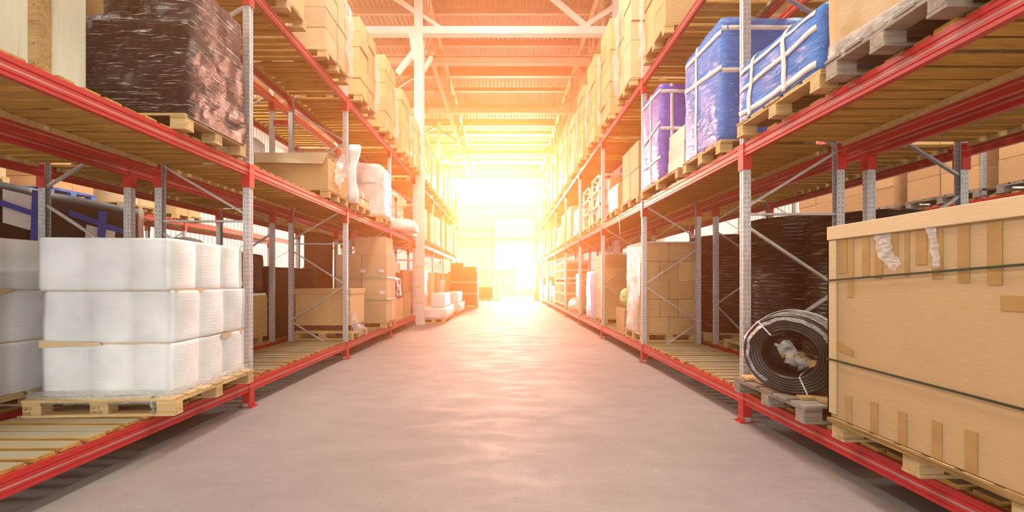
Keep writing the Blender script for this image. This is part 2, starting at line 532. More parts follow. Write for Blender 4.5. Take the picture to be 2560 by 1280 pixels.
def column(x, y, w=.29, main=False):
    mb = MB()
    t = .02
    mb.box(x - w / 2, x + w / 2, y - w / 2, y - w / 2 + t, 0, 11.6).box(x - w / 2, x + w / 2, y + w / 2 - t, y + w / 2, 0, 11.6)
    mb.box(x - t / 2, x + t / 2, y - w / 2 + t, y + w / 2 - t, 0, 11.6)
    mb.box(x - w / 2 - .05, x + w / 2 + .05, y - w / 2 - .05, y + w / 2 + .05, 0, .02)
    c = struct('steel_column', mb, 'whitepaint', 'white steel column at the aisle edge' if main else 'steel column between two racks')
    if main:
        g = [(x - .33, 9.73), (x - .20, 8.9), (x + .0, 8.5), (x + .14, 8.7), (x + .05, 9.2), (x - .05, 9.73)]
        obj('gusset', MB().prism(g, 'y', y - .17, y - .145), 'whitepaint', c)
        obj('knee_brace', MB().bar((x - .1, y - .1, 9.2), (x - .72, y - .1, 8.42), .15), 'whitepaint', c)
        obj('stub_brace', MB().bar((x + .1, y + .25, 8.7), (x + .28, y + .6, 9.35), .12), 'whitepaint', c)
        for z in (.72, 1.25, 1.9):
            obj('marking_band', MB().box(x - w / 2 - .003, x + w / 2 + .003, y - w / 2 - .003, y - w / 2 + .02, z, z + .035), 'yellowlabel', c)
    return c

column(-2.87, 12.83, main=True)
for x in (-4.19, 3.64):
    for y in (12.4, 18.3, 24.3, 30.3):
        if x < 0 and y < 13:
            continue
        column(x, y, .2)

def lamp(x, y, z, lab):
    t = thing('pendant_lamp', lab, 'lamp', (x, y, z), 0, 'pendant lamps under the roof')
    obj('shade', MB().lathe([(.03, .34), (.04, .26), (.07, .12), (.14, .02), (.145, 0), (.135, 0), (.06, .11), (.03, .22), (.0, .22)], 24).mesh('shade', True), 'lampmetal', t)
    obj('rod', MB().tube([(0, 0, .28), (0, 0, H_ROOF - z - .2)], .018), 'lampmetal', t)
    return t
lamp(-2.68, 13.6, 9.62, 'small conical pendant lamp hanging by the head of the white column')
lamp(-2.3, 21.2, 9.5, 'distant pendant lamp hanging near the left lattice girder')

# ------------------------------------------------------------------ pallet racks
POST = [(.04, -.03), (.04, -.009), (.031, -.006), (.031, .006), (.04, .009), (.04, .03), (-.04, .03), (-.04, .026), (.024, .026), (.024, -.026), (-.04, -.026), (-.04, -.03)]
BEAM = [(-.05, 0), (0, 0), (0, .021), (-.006, .024), (-.006, .029), (0, .032), (0, .080), (-.007, .084), (-.007, .090), (0, .094), (0, .13), (-.022, .13), (-.022, .118), (-.05, .118)]
cache = {}

def post_mesh(h):
    k = ('post', h)
    if k not in cache:
        cache[k] = MB().prism(POST, 'z', 0.006, h).mesh('post')
    return cache[k]

def beam_mesh(L):
    k = ('beam', round(L, 3))
    if k not in cache:
        cache[k] = MB().prism(list(reversed(BEAM)), 'y', -L / 2, L / 2).mesh('beam')
    return cache[k]

def conn_mesh():
    if 'conn' not in cache:
        # placed at a beam end: plate on the post's face and cheek toward the bay
        cache['conn'] = MB().box(.0005, .009, -.004, .031, -.135, .135).box(-.082, .009, -.012, -.0005, -.135, .135).mesh('connector')
        cache['connm'] = MB().box(.0005, .009, -.031, .004, -.135, .135).box(-.082, .009, .0005, .012, -.135, .135).mesh('connector')
    return cache['conn'], cache['connm']

def foot_mesh():
    if 'foot' not in cache:
        cache['foot'] = MB().box(-.06, .085, -.06, .06, 0, .007).box(.0405, .048, -.05, .05, .007, .06).box(.055, .07, -.045, -.03, .007, .02).box(.055, .07, .03, .045, .007, .02).mesh('foot_plate')
    return cache['foot']

def brace_mesh(dx, dz):
    k = ('br', round(dx, 3), round(dz, 3))
    if k not in cache:
        cache[k] = MB().bar((0, 0, 0), (dx, 0, dz), .022, .034).mesh('brace')
    return cache[k]

def deck_mesh(L, W, seed):
    r = random.Random(seed)
    mb = MB()
    n = int(L / .146)
    p = L / n
    for i in range(n):
        w = p - .046 + r.uniform(-.014, .018)
        y0 = -L / 2 + i * p + r.uniform(.004, .014)
        a, b = r.uniform(-.012, .012), r.uniform(-.012, .012)
        e0, e1 = r.uniform(-.02, .016), r.uniform(-.02, .016)
        z = r.uniform(0, .002)
        t = .026 + r.uniform(0, .004)
        x0, x1 = -W / 2 + e0, W / 2 + e1
        vs = [(x0, y0 + a, z), (x1, y0 + b, z), (x1, y0 + w + b, z), (x0, y0 + w + a, z)]
        vs += [(x + r.uniform(-.006, .006), y, z + t) for x, y, _ in vs]
        mb.add(vs, [(3, 2, 1, 0), (4, 5, 6, 7), (0, 1, 5, 4), (1, 2, 6, 5), (2, 3, 7, 6), (3, 0, 4, 7)])
    return mb

def rack(label, decklabel, xf, xr, Ys, levels, ph, deck_levels=(0, 1, 2), pat=None, frame_ids=None, spacer=0, seed=1, horiz=True, zoff=0.):
    """one row of racking; xf is the face toward the aisle, xr the rear face"""
    out = 1 if xf > xr else -1
    root = thing('pallet_rack', label, 'rack', (xf, Ys[0], 0))
    ox, oy = xf, Ys[0]
    rz = 0 if out > 0 else PI
    for i, y in enumerate(Ys):
        if frame_ids is not None and i not in frame_ids:
            continue
        for x, r in ((xf - .04 * out, rz), (xr + .04 * out, rz + PI)):
            p = obj('post', post_mesh(ph), 'post', root, (x - ox, y - oy, 0), r)
            obj('foot_plate', foot_mesh(), 'red', p)
        lo, hi = (pat or {}).get(i, ('A', 'A'))
        F, R = xf - .06 * out - ox, xr + .06 * out - ox
        segs = []
        zs = [.08, .74 + zoff, 1.41 + zoff, 2.08 + zoff]
        a, b = (F, R) if lo == 'A' else (R, F)
        for k in range(3):
            u, v = (a, b) if k % 2 == 0 else (b, a)
            segs.append((u, zs[k], v, zs[k + 1] - .05))
        if horiz:
            segs.append((F, 2.16, R, 2.16))
        zs = [q + zoff for q in (2.24, 2.86, 3.48, 4.1, 4.72)]
        a, b = (R, F) if hi == 'A' else (F, R)
        for k in range(4):
            u, v = (a, b) if k % 2 == 0 else (b, a)
            segs.append((u, zs[k], v, zs[k + 1] - .05))
        for x0, z0, x1, z1 in segs:
            obj('brace', brace_mesh(x1 - x0, z1 - z0), 'steel', root, (x0, y - oy, z0))
        for z in ((.14, 4.4) if spacer else ()):
            obj('row_spacer', MB().box(xr - ox - (.28 if out > 0 else 0), xr - ox + (0 if out > 0 else .24), -.03, .03, z, z + .07), 'red', root, (0, y - oy, 0))
    c0, c1 = conn_mesh()
    for i in range(len(Ys) - 1):
        y0, y1 = Ys[i], Ys[i + 1]
        L = y1 - y0 - .062
        ym = (y0 + y1) / 2
        for li, (zb, zt) in enumerate(levels):
            for x, r in ((xf, rz), (xr, rz + PI)):
                b = obj('beam', beam_mesh(L), 'red', root, (x - ox, ym - oy, zt - .13), r)
                obj('connector', c0, 'red', b, (0, L / 2, 0))
                obj('connector', c1, 'red', b, (0, -L / 2, 0))
            if li in deck_levels:
                lv = ('bottom', 'middle', 'top')[li]
                W = abs(xf - xr) - .05
                d = obj('slatted_deck', deck_mesh(y1 - y0 - .12, W, seed * 100 + i * 7 + li).mesh('slatted_deck'), 'deck', None, ((xf + xr) / 2, ym, zt))
                tag(d, 'slatted board deck, %s level, %s bay from the camera, %s' % (lv, ORD[i], decklabel), 'shelf deck', 'slatted decks of the pallet racks')
                bt = MB()
                for s in (-1, 1):
                    bt.box(s * (W / 2 - .05) - .02, s * (W / 2 - .05) + .02, -(y1 - y0) / 2 + .1, (y1 - y0) / 2 - .1, -.046, -.001)
                obj('batten', bt, 'pallet', d)
    return root

LL = [(.182, .314), (2.688, 2.812), (4.79, 4.92)]
LFL = [(.182, .314), (2.98, 3.11), (4.93, 5.06)]
LR = [(.19, .323), (2.755, 2.882), (4.96, 5.09)]
YL1 = [-1.0, 1.71, 4.43, 7.15, 9.87, 12.57]
YL2 = [13.12, 15.82, 18.52, 21.22, 23.8]
YLr = [-1.0, 1.71, 4.43, 7.15, 9.87, 12.57, 15.3, 18.0, 20.7, 23.4]
YR = [-1.8, 1.1, 3.96, 6.83, 9.67, 12.6, 15.5, 18.6, 21.6, 24.7, 27.8]
DT = .028                                  # board thickness
ZL = [z + DT for _, z in LL]
ZR = [z + DT for _, z in LR]
XL, XLr, XR, XRr = -2.95, -4.05, 2.47, 3.52
rack('left aisle rack before the white column, red beams on steel posts', 'left aisle rack', XL, XLr, YL1, LL, 5.36, pat={2: ('A', 'B')}, spacer=1, seed=1)
rack('left aisle rack beyond the white column, hazy in the glare', 'left rack past the column', XL, XLr, YL2, LL, 5.36, seed=2)
rack('second left rack, back to back behind the left aisle rack', 'second left rack', -5.40, -4.33, YLr[:7], LL, 5.36, pat={2: ('B', 'B')}, seed=3, horiz=False, zoff=.32)
rack('right aisle rack, red beams on steel posts, reaching to the end door', 'right aisle rack', XR, XRr, YR, LR, 5.5, pat={2: ('B', 'B')}, spacer=1, seed=4)
rack('second right rack, back to back behind the right aisle rack', 'second right rack', 4.80, 3.76, YR[:8], LR, 5.5, pat={2: ('B', 'B')}, seed=5, horiz=False, zoff=.32)
rack('far left rack across the next aisle', 'far left rack', -8.8, -9.9, [2.4, 5.1, 7.8, 10.5, 13.2, 15.9], LFL, 5.36, seed=6, horiz=False)
rack('far right rack across the next aisle', 'far right rack', 8.2, 9.25, [3.8, 6.55, 9.3, 12.1, 14.9], LR, 5.5, seed=7)
# ------------------------------------------------------------------ goods
def pallet(x0, x1, y0, y1, z, label, m='pallet', detail=False, rotz=0., group='wooden pallets on the racks'):
    """nine-block pallet, bottom boards along x; .144 high"""
    cx, cy = (x0 + x1) / 2, (y0 + y1) / 2
    w, d = x1 - x0, y1 - y0
    B, ST, BL, TB = [], [], [], []
    ys = [-d / 2 + .05, 0, d / 2 - .05]
    xs = [-w / 2 + .0725, 0, w / 2 - .0725]
    r = random.Random(int(abs(x0 * 971 + y0 * 331 + z * 77)))
    for y in ys:
        B.append((-w / 2, w / 2, y - .05, y + .05, 0, .022))
        for x in xs:
            BL.append((x - .0725, x + .0725, y - .045, y + .045, .022, .100))
    for x in xs:
        ST.append((x - .07, x + .07, -d / 2, d / 2, .100, .122))
    n = 5 if d < 1.05 else 7
    bw = d / n - .03
    for k in range(n):
        y = -d / 2 + (d - bw) * k / (n - 1)
        j = r.uniform(-.008, .008)
        TB.append((-w / 2 + j, w / 2 + j, y, y + bw, .122, .144))
    if detail:
        t = thing('pallet', label, 'pallet', (cx, cy, z), rotz, group)
        for nm, lst in (('bottom_board', B), ('block', BL), ('stringer', ST), ('deck_board', TB)):
            for q in lst:
                mb = MB().box(*q)
                obj(nm, mb, m, t, bev=.003)
        return t
    mb = MB()
    for q in B + BL + ST + TB:
        mb.box(*q)
    o = obj('pallet', mb, m, None, (cx, cy, z), rotz)
    return tag(o, label, 'pallet', group)

CM = {}
FAR = MB()
FAR_Y = 18.4
def carton(x0, x1, y0, y1, z0, z1, m, label, group=None, tape=True, rotz=0., name='carton', cat='box', bev=.008):
    w, d, h = x1 - x0, y1 - y0, z1 - z0
    if y0 > FAR_Y and m != 'carddark':
        FAR.box(x0, x1, y0, y1, z0, z1)
        return None
    k = (round(w, 3), round(d, 3), round(h, 3))
    if k not in CM:
        CM[k] = MB().box(-k[0] / 2, k[0] / 2, -k[1] / 2, k[1] / 2, 0, k[2]).mesh('carton')
    o = obj(name, CM[k], m, None, ((x0 + x1) / 2, (y0 + y1) / 2, z0), rotz, bev=bev)
    tag(o, label, cat, group)
    if tape:
        t = .0015
        mb = MB().box(-w / 2 - t, w / 2 + t, -.028, .028, h, h + t)
        for s in (-1, 1):
            a, b = (s * w / 2, s * (w / 2 + t)) if s > 0 else (s * (w / 2 + t), s * w / 2)
            mb.box(a, b, -.028, .028, h - .09, h)
        obj('tape_strip', mb, 'tape', o)
    return o

def stack(x0, x1, y0, y1, z0, nx, ny, heights, look, where, m, group, tape=False, aisle=1, only=None, jit=.006, rnd=0, skip=()):
    """cartons stacked in layers; aisle = +1 when the aisle lies on the +x side"""
    r = random.Random(rnd + int(abs(x0 * 100 + y0 * 10)))
    z = z0
    for li, h in enumerate(heights):
        ln = 'bottom' if li == 0 else ('top' if li == len(heights) - 1 else ORD[li])
        for iy in range(ny):
            for ix in range(nx):
                if only and not only(ix, iy, li) or (ix, iy, li) in skip:
                    continue
                w, d = (x1 - x0) / nx, (y1 - y0) / ny
                g = .004
                ja, jb = r.uniform(-jit, jit), r.uniform(-jit, jit)
                pos = ''
                if ny > 1:
                    pos += (', near end', ', far end')[iy] if ny == 2 else ', %s along' % ORD[iy]
                if nx > 1:
                    q = nx - 1 - ix if aisle > 0 else ix
                    pos += ', %s from aisle' % ORD[q]
                carton(x0 + ix * w + g + ja, x0 + (ix + 1) * w - g + ja, y0 + iy * d + g + jb, y0 + (iy + 1) * d - g + jb, z, z + h - .002,
                       m, '%s, %s layer%s, %s' % (look, ln, pos, where), group, tape=tape)
        z += h
    return z

def wrapped(name, label, cat, x0, x1, y0, y1, z0, z1, m, seg=.07, amp=.02, freq=3., round_=.05, top=0., seed=0, group=None, parent=None, rotz=0., taper=0.):
    """a load pulled tight in film: soft-cornered, lumpy box; flat underneath"""
    cx, cy = (x0 + x1) / 2, (y0 + y1) / 2
    w, d, h = (x1 - x0) / 2, (y1 - y0) / 2, z1 - z0
    nx, ny, nz = max(3, int(2 * w / seg)), max(3, int(2 * d / seg)), max(3, int(h / seg))
    idx, vs, fs = {}, [], []
    off = Vector((seed * 3.1, seed * 1.7, seed * .9))
    def vert(i, j, k):
        key = (i, j, k)
        if key in idx:
            return idx[key]
        x, y, z = -w + 2 * w * i / nx, -d + 2 * d * j / ny, h * k / nz
        tp = 1 - taper * z / h
        x, y = x * tp, y * tp
        # rounded corners
        ax, ay = max(0, abs(x) - (w * tp - round_)), max(0, abs(y) - (d * tp - round_))
        az = max(0, z - (h - round_))
        l = math.sqrt(ax * ax + ay * ay + az * az)
        if l > round_:
            s = round_ / l
            x = math.copysign(w * tp - round_ + ax * s, x) if ax else x
            y = math.copysign(d * tp - round_ + ay * s, y) if ay else y
            z = h - round_ + az * s if az else z
        n = noise.noise_vector(Vector((x, y, z * 1.4)) * freq + off) * amp
        n2 = noise.noise_vector(Vector((x, y, z)) * freq * 3 + off) * amp * .35
        f = min(1, z / .08)
        p = Vector((x, y, z)) + (n + n2) * f
        p.z += top * f * noise.noise(Vector((x * 1.5, y * 1.5, seed))) * (z / h) ** 2
        idx[key] = len(vs)
        vs.append(p)
        return idx[key]
    for i in range(nx):
        for j in range(ny):
            fs.append((vert(i, j, nz), vert(i + 1, j, nz), vert(i + 1, j + 1, nz), vert(i, j + 1, nz)))
            fs.append((vert(i, j, 0), vert(i, j + 1, 0), vert(i + 1, j + 1, 0), vert(i + 1, j, 0)))
    for i in range(nx):
        for k in range(nz):
            fs.append((vert(i, 0, k), vert(i + 1, 0, k), vert(i + 1, 0, k + 1), vert(i, 0, k + 1)))
            fs.append((vert(i, ny, k), vert(i, ny, k + 1), vert(i + 1, ny, k + 1), vert(i + 1, ny, k)))
    for j in range(ny):
        for k in range(nz):
            fs.append((vert(0, j, k), vert(0, j, k + 1), vert(0, j + 1, k + 1), vert(0, j + 1, k)))
            fs.append((vert(nx, j, k), vert(nx, j + 1, k), vert(nx, j + 1, k + 1), vert(nx, j, k + 1)))
    o = obj(name, MB().add(vs, fs).mesh(name, True), m, parent, (cx, cy, z0), rotz)
    if label:
        tag(o, label, cat, group)
    return o

def film_tail(name, label, pts, width, m='film', seed=0, n=14, amp=.03, parent=None, group=None):
    """hanging or bunched strip of clear film along a path"""
    pts = [Vector(p) for p in pts]
    vs, fs = [], []
    k = len(pts) - 1
    rows = n
    cols = 5
    for i in range(rows + 1):
        t = i / rows * k
        a = min(int(t), k - 1)
        p = pts[a].lerp(pts[a + 1], t - a)
        d = (pts[a + 1] - pts[a]).normalized()
        s = d.cross(Vector((1, 0, 0))).normalized() if abs(d.x) < .8 else Vector((0, 1, 0))
        for c in range(cols + 1):
            u = c / cols - .5
            q = p + s * (u * width * (1 - .35 * i / rows)) + noise.noise_vector(Vector((i * .5, c * .8, seed))) * amp
            vs.append(q)
    for i in range(rows):
        for c in range(cols):
            a = i * (cols + 1) + c
            fs.append((a, a + 1, a + cols + 2, a + cols + 1))
    o = obj(name, MB().add(vs, fs).mesh(name, True), m, parent)
    sol = o.modifiers.new('t', 'SOLIDIFY')
    sol.thickness = .002
    if label:
        tag(o, label, 'film', group)
    return o

# ---------- white film rolls, bottom level of the left rack
def roll_load(name, label, cx, cy, z0, W, D, layers, lh, rotz, seed, seams=True):
    t = thing(name, label, 'wrapped load', (cx, cy, z0), rotz, 'loads of white film rolls on pallets')
    def outline(w, d, nx, ny):
        pts = []
        def side(a, b, n, nrm):
            a, b = Vector(a), Vector(b)
            L = (b - a).length / n
            m = 9
            for k in range(n):
                for j in range(m):
                    u = j / m
                    c = 2 * u - 1
                    dep = (1 - math.sqrt(max(0, 1 - (c * .93) ** 2))) * L * .10
                    p = a.lerp(b, (k + u) / n) - Vector(nrm) * dep
                    pts.append(p)
        side((-w, -d), (w, -d), nx, (0, -1)); side((w, -d), (w, d), ny, (1, 0))
        side((w, d), (-w, d), nx, (0, 1)); side((-w, d), (-w, -d), ny, (-1, 0))
        return pts
    for li in range(layers):
        r = random.Random(seed + li)
        dx, dy = r.uniform(-.02, .02), r.uniform(-.015, .015)
        out = outline(W / 2, D / 2, 3, 3)
        rings = []
        nz = 12
        for k in range(nz + 1):
            z = li * lh + (0, .007, .02, .06, .12, .18, .24, .30, .36, .40, lh - .025, lh - .008, lh)[k]
            e = min(k, nz - k)
            shr = (.012, .003, .0)[min(e, 2)]
            ring = []
            for p in out:
                q = Vector((p.x * (1 - shr / W * 2) + dx, p.y * (1 - shr / D * 2) + dy, z - (.004 if k == nz else 0)))
                nn = noise.noise_vector(q * 3.2 + Vector((seed, li, 0))) * .007
                ring.append(q + Vector((nn.x, nn.y, 0)))
            rings.append(ring)
        mb = MB().loft(rings, cap=False)
        mb.add(rings[0], [tuple(reversed(range(len(rings[0]))))]).add(rings[-1], [tuple(range(len(rings[0])))])
        obj('film_wrapped_layer', mb.mesh('film_wrapped_layer', True), 'whiteroll', t)
        if seams and li:
            z = li * lh
            mb = MB().box(-W / 2 + .015, W / 2 - .02, -D / 2 + .012, D / 2 - .02, z - .006, z + .006)
            obj('card_layer_sheet', mb, 'cardpale', t)
    if seams:
        for pts in (((W / 2 + .003, -D / 2 + .02, 2 * lh), (W / 2 + .003, -D / 2 + .42, 2 * lh + .012), (W / 2 - .002, -D / 2 + .16, 2 * lh - .10)),
                    ((W / 2 + .003, .12, lh - .01), (W / 2 + .003, .45, lh + .03), (W / 2 + .003, .44, lh - .05), (W / 2 + .003, .13, lh - .06)),
                    ((-W / 2 + .02, -D / 2 - .004, lh + .03), (-W / 2 + .02, -D / 2 - .004, lh - .03), (-W / 2 + .52, -D / 2 - .004, lh - .012), (-W / 2 + .5, -D / 2 - .004, lh + .01))):
            flat('kraft_scrap', pts, 'cardpale', t)
    return t

pa_ = pallet(-3.97, -2.77, 3.13, 4.21, ZL[0], 'wooden pallet under the near load of white film rolls, overhanging the beam', detail=True, rotz=.045)
def writing(name, txt, size, loc, rot, m, parent):
    c = bpy.data.curves.new(name, 'FONT')
    c.body = txt
    c.size = size
    c.extrude = .0004
    o = bpy.data.objects.new(name, c)
    COL.objects.link(o)
    o.data.materials.append(M[m])
    me = bpy.data.meshes.new_from_object(o)
    bpy.data.objects.remove(o)
    o = bpy.data.objects.new(name, me)
    COL.objects.link(o)
    o.location = loc
    o.rotation_euler = rot
    o.parent = parent
    return o
for bx, l1, l2 in ((-.585, 'UI 7', 'IP-42'), (-.062, 'U7 T', 'TDR-50')):
    writing('block_stamp', l1, .036, (bx, -.5408, .066), (PI / 2, 0, 0), 'stampbrown', pa_)
    writing('block_stamp', l2, .028, (bx - .003, -.5408, .030), (PI / 2, 0, 0), 'stampbrown', pa_)
rl = roll_load('film_roll_load', 'white film-wrapped rolls in three layers on pallet beside the first left post', -3.40, 3.70, ZL[0] + .144, 1.08, .98, 3, .45, .05, 5)
film_tail('loose_film', None, [(.44, -.50, .02), (.46, -.545, -.05), (.47, -.56, -.13)], .13, seed=3, amp=.035, parent=rl)
# film skirt over the pallet's upper edge
sk = []
for k, (x, y) in enumerate([(-.56, .45), (-.58, -.2), (-.60, -.52), (-.2, -.55), (.2, -.56), (.57, -.52), (.585, -.1), (.58, .3), (.57, .53)]):
    sk.append((x, y))
vs = []
for i, (x, y) in enumerate(sk):
    n = noise.noise(Vector((i * .9, 3, 1))) * .02
    vs += [(x * .97, y * .97, .06 + n), (x * 1.0, y * 1.0, .0 + n), (x * 1.02, y * 1.01, -.045 + n * 1.5)]
fs = []
for i in range(len(sk) - 1):
    for c in range(2):
        a = i * 3 + c
        fs.append((a, a + 3, a + 4, a + 1))
so = obj('film_skirt', MB().add(vs, fs).mesh('film_skirt', True), 'film', rl)
so.modifiers.new('t', 'SOLIDIFY').thickness = .002
pallet(-5.42, -4.22, 2.85, 4.05, ZL[0], 'wooden pallet under the white rolls on the second left rack', detail=True)
roll_load('film_roll_load', 'white film-wrapped rolls on the second left rack, cut off by the picture edge', -4.80, 3.45, ZL[0] + .144, 1.1, 1.1, 3, .45, 0, 15)

# ---------- black wrapped stacks beyond the second left rack (standing on the floor of the next aisle)
b = wrapped('black_wrapped_crate', 'tall black film-wrapped stack with blue tape behind the left racks', 'wrapped load', -7.3, -6.0, 3.4, 6.35, 0, 2.66, 'blackdull', .14, .03, 1.5, .05, seed=2)
def onface(pts, off=.03):
    """points given as (y, z) on the stack's aisle face, in its local frame"""
    return [(.65 + off, y - 4.875, z) for y, z in pts]
flat('white_label', onface([(4.52, 2.16), (4.80, 2.10), (4.80, 2.54), (4.52, 2.56)]), 'paper', b)
flat('white_label', onface([(5.40, 2.00), (5.80, 1.93), (5.83, 2.22), (5.43, 2.27)]), 'paper', b)
flat('tape_strip', onface([(4.40, 2.38), (4.98, 2.24), (4.98, 2.31), (4.40, 2.45)], .042), 'tapeblue', b)
flat('tape_strip', onface([(4.76, 1.3), (4.86, 1.3), (4.92, 2.62), (4.80, 2.62)], .034), 'tapeblue', b)
flat('tape_strip', onface([(5.55, 1.8), (5.65, 1.8), (5.70, 2.5), (5.58, 2.5)], .042), 'tapeblue', b)
flat('tape_strip', onface([(5.2, 2.36), (6.1, 2.16), (6.1, 2.24), (5.2, 2.44)], .036), 'tapeblue', b)
wrapped('black_wrapped_bale', 'low bumpy black bale wrapped in film behind the tall black stack', 'wrapped load', -7.2, -6.0, 6.6, 7.9, 0, 2.25, 'black', .12, .06, 1.6, .3, top=.2, seed=4)
wrapped('black_wrapped_bale', 'second bumpy black bale, farther from camera, behind the left racks', 'wrapped load', -7.2, -6.0, 8.1, 9.4, 0, 1.98, 'black', .12, .06, 1.6, .3, top=.2, seed=6)
# goods on the far left rack
ZFL = LFL[1][1] + DT
yy = 5.85
for k, (mm, pm, hh) in enumerate((('cardpale', 'pallet', 1.2), ('cardorange', 'bluepallet', .62), ('cardpale', 'pallet', .9), ('cardfilm', 'pallet', 1.0))):
    y0 = yy + k * 1.42
    nm = 'blue' if pm == 'bluepallet' else 'wooden'
    pallet(-9.9, -8.72, y0, y0 + .85, ZFL, '%s pallet on the far left rack, %s along' % (nm, ORD[k]), pm)
    stack(-9.85, -8.75, y0 + .02, y0 + .83, ZFL + .144, 1, 2, [hh / 3] * 3, 'carton', '%s load on far left rack' % ORD[k], mm, 'cartons on the far left rack', aisle=1)
for k in range(6):
    y0 = 5.4 + k * 1.42
    wrapped('wrapped_sack_load', 'pale wrapped load on far left bottom deck, %s along' % ORD[k], 'wrapped load', -9.75, -8.87, y0, y0 + 1.1, ZL[0], 1.3 + .35 * (k % 2), 'whitewrap' if k % 2 else 'cardfilm', .16, .06, 1.4, .2, top=.15, seed=20 + k, group='wrapped loads under the far left rack')

# ---------- middle level, left rack
ply = thing('plywood_crate', 'tall pale plywood crate standing on the left middle deck, cut off by the picture edge', 'crate', (-4.2, 2.75, ZL[1]))
obj('crate_panel', MB().box(-.6, .6, .20, .52, .1, 1.75), 'ply', ply, bev=.004)
mb = MB()
for x in (-.56, 0, .56):
    mb.box(x - .045, x + .045, .20, .50, 0, .1)
obj('skid', mb, 'crate', ply)
obj('corner_batten', MB().box(.53, .60, .175, .1995, .06, 1.76), 'crate', ply)
obj('corner_batten', MB().box(.6005, .625, .175, .25, .06, 1.76), 'crate', ply)
# nail heads on the crate's corner batten
mb = MB()
for k in range(11):
    mb.box(.575, .582, .172, .1745, .15 + k * .15, .157 + k * .15)
obj('nail', mb, 'stamp', ply)
pallet(-4.08, -2.88, 3.43, 4.24, ZL[1], 'wooden pallet under the black film-wrapped load on the left middle deck', detail=True)
bl = wrapped('black_wrapped_load', 'big glossy black film-wrapped load on pallet, left rack middle deck', 'wrapped load', -4.09, -2.87, 3.45, 4.22, ZL[1] + .12, 3.86, 'black', .06, .028, 3.2, .035, top=.08, seed=8)
wrapped('upper_wrapped_block', None, None, -.25, .60, -.34, .36, .80, 1.34, 'black', .06, .025, 3., .05, top=.06, seed=12, parent=bl)
tp = obj('kraft_layer', MB().box(-.55, -.24, -.30, .30, .86, 1.32), 'cardfilm', bl, bev=.01)
# open low carton with film, second bay
pallet(-4.12, -2.90, 6.26, 7.06, ZL[1], 'wooden pallet under the low open carton on the left middle deck', detail=True)
oc = thing('open_carton', 'wide low open carton with loose clear film, left rack middle deck', 'box', (-3.52, 6.66, ZL[1] + .144))
w, d, h, t = .61, .39, .60, .012
obj('carton_wall', MB().box(-w, w, -d, -d + t, 0, h).box(-w, w, d - t, d, 0, h * .9).box(-w, -w + t, -d + t, d - t, 0, h).box(w - t, w, -d + t, d - t, 0, h * .85).box(-w, w, -d, d, 0, .01), 'cardfilm', oc, bev=.004)
obj('carton_flap', MB().add([(-w, -d, h), (w, -d, h), (w * .9, -d - .05, h - .20), (-w * .9, -d - .06, h - .18), (-w, -d + .01, h), (w, -d + .01, h), (w * .9, -d - .04, h - .20), (-w * .9, -d - .05, h - .18)],
                          [(0, 1, 2, 3), (7, 6, 5, 4), (0, 4, 5, 1), (1, 5, 6, 2), (2, 6, 7, 3), (3, 7, 4, 0)]), 'cardpale', oc)
wrapped('packing_fill', None, None, -w + .03, w - .03, -d + .03, d - .03, .02, h * .93, 'carddark', .09, .04, 3, .05, parent=oc, seed=3)
film_tail('film_veil', None, [(.58, .1, .70), (.3, -.1, .66), (-.1, -.3, .61)], .45, seed=9, amp=.05, parent=oc)
film_tail('film_veil', None, [(.63, .3, .65), (.64, 0, .4), (.66, -.15, .1)], .4, seed=12, amp=.04, parent=oc)
pb = []
for k in range(9):
    z = k / 8 * 1.13
    x = .02 * math.sin(k * 1.7) + (.05 if k > 5 else 0)
    y = .10 * z + .03 * math.sin(k * 1.1)
    wd = .10 + .03 * math.sin(k * .9) - (.03 if k == 8 else 0)
    pb.append([(x + wd, y - .05, z), (x + wd, y + .05, z), (x - wd, y + .06, z), (x - wd, y - .06, z)])
fp = obj('foam_profile', MB().loft(pb).mesh('foam_profile', True), 'whitewrap', None, (-2.93, 6.80 + .38, ZL[1] + .10))
tag(fp, 'upright film-covered foam strip at the end of the low open carton', 'packaging')
# white wrapped load behind, on second left rack
wrapped('white_wrapped_load', 'white film-wrapped load on the second left rack, middle deck', 'wrapped load', -5.35, -4.4, 6.3, 7.05, ZL[1], 4.02, 'whitewrap', .1, .03, 2, .08, seed=31)
wrapped('brown_wrapped_load', 'dark brown film-wrapped load on second left rack behind the first post', 'wrapped load', -5.35, -4.4, 4.65, 5.6, ZL[1], 4.35, 'brownwrap', .1, .04, 2, .08, seed=33)
# third bay
pallet(-4.06, -2.86, 7.38, 8.16, ZL[1], 'wooden pallet under two flat cartons on the left middle deck', detail=True)
carton(-3.9, -2.89, 7.40, 8.1, ZL[1] + .144, ZL[1] + .30, 'cardpale', 'lower of two flat cartons on the left middle deck', 'flat cartons on the left middle deck')
carton(-3.92, -2.88, 7.39, 8.12, ZL[1] + .302, ZL[1] + .40, 'card', 'upper flat lidded carton on the left middle deck', 'flat cartons on the left middle deck')
pallet(-4.06, -2.86, 8.86, 9.66, ZL[1], 'wooden pallet under the white film-wrapped bin on the left middle deck', detail=False)
wb = wrapped('white_wrapped_bin', 'white film-wrapped cardboard bin with paper labels, left rack middle deck', 'wrapped load', -4.0, -2.86, 8.9, 9.64, ZL[1] + .144, 4.26, 'whitewrap', .08, .025, 2.5, .16, seed=41)
flat('white_label', [(.1, -.40, .78), (.42, -.40, .78), (.42, -.40, 1.08), (.1, -.40, 1.08)], 'paper', wb)
flat('white_label', [(-.4, -.40, .80), (-.05, -.40, .80), (-.05, -.40, 1.08), (-.4, -.40, 1.08)], 'paper', wb)
film_tail('loose_film', None, [(.55, -.33, 1.0), (.60, -.38, .5), (.63, -.40, .05)], .22, seed=19, amp=.05, parent=wb)
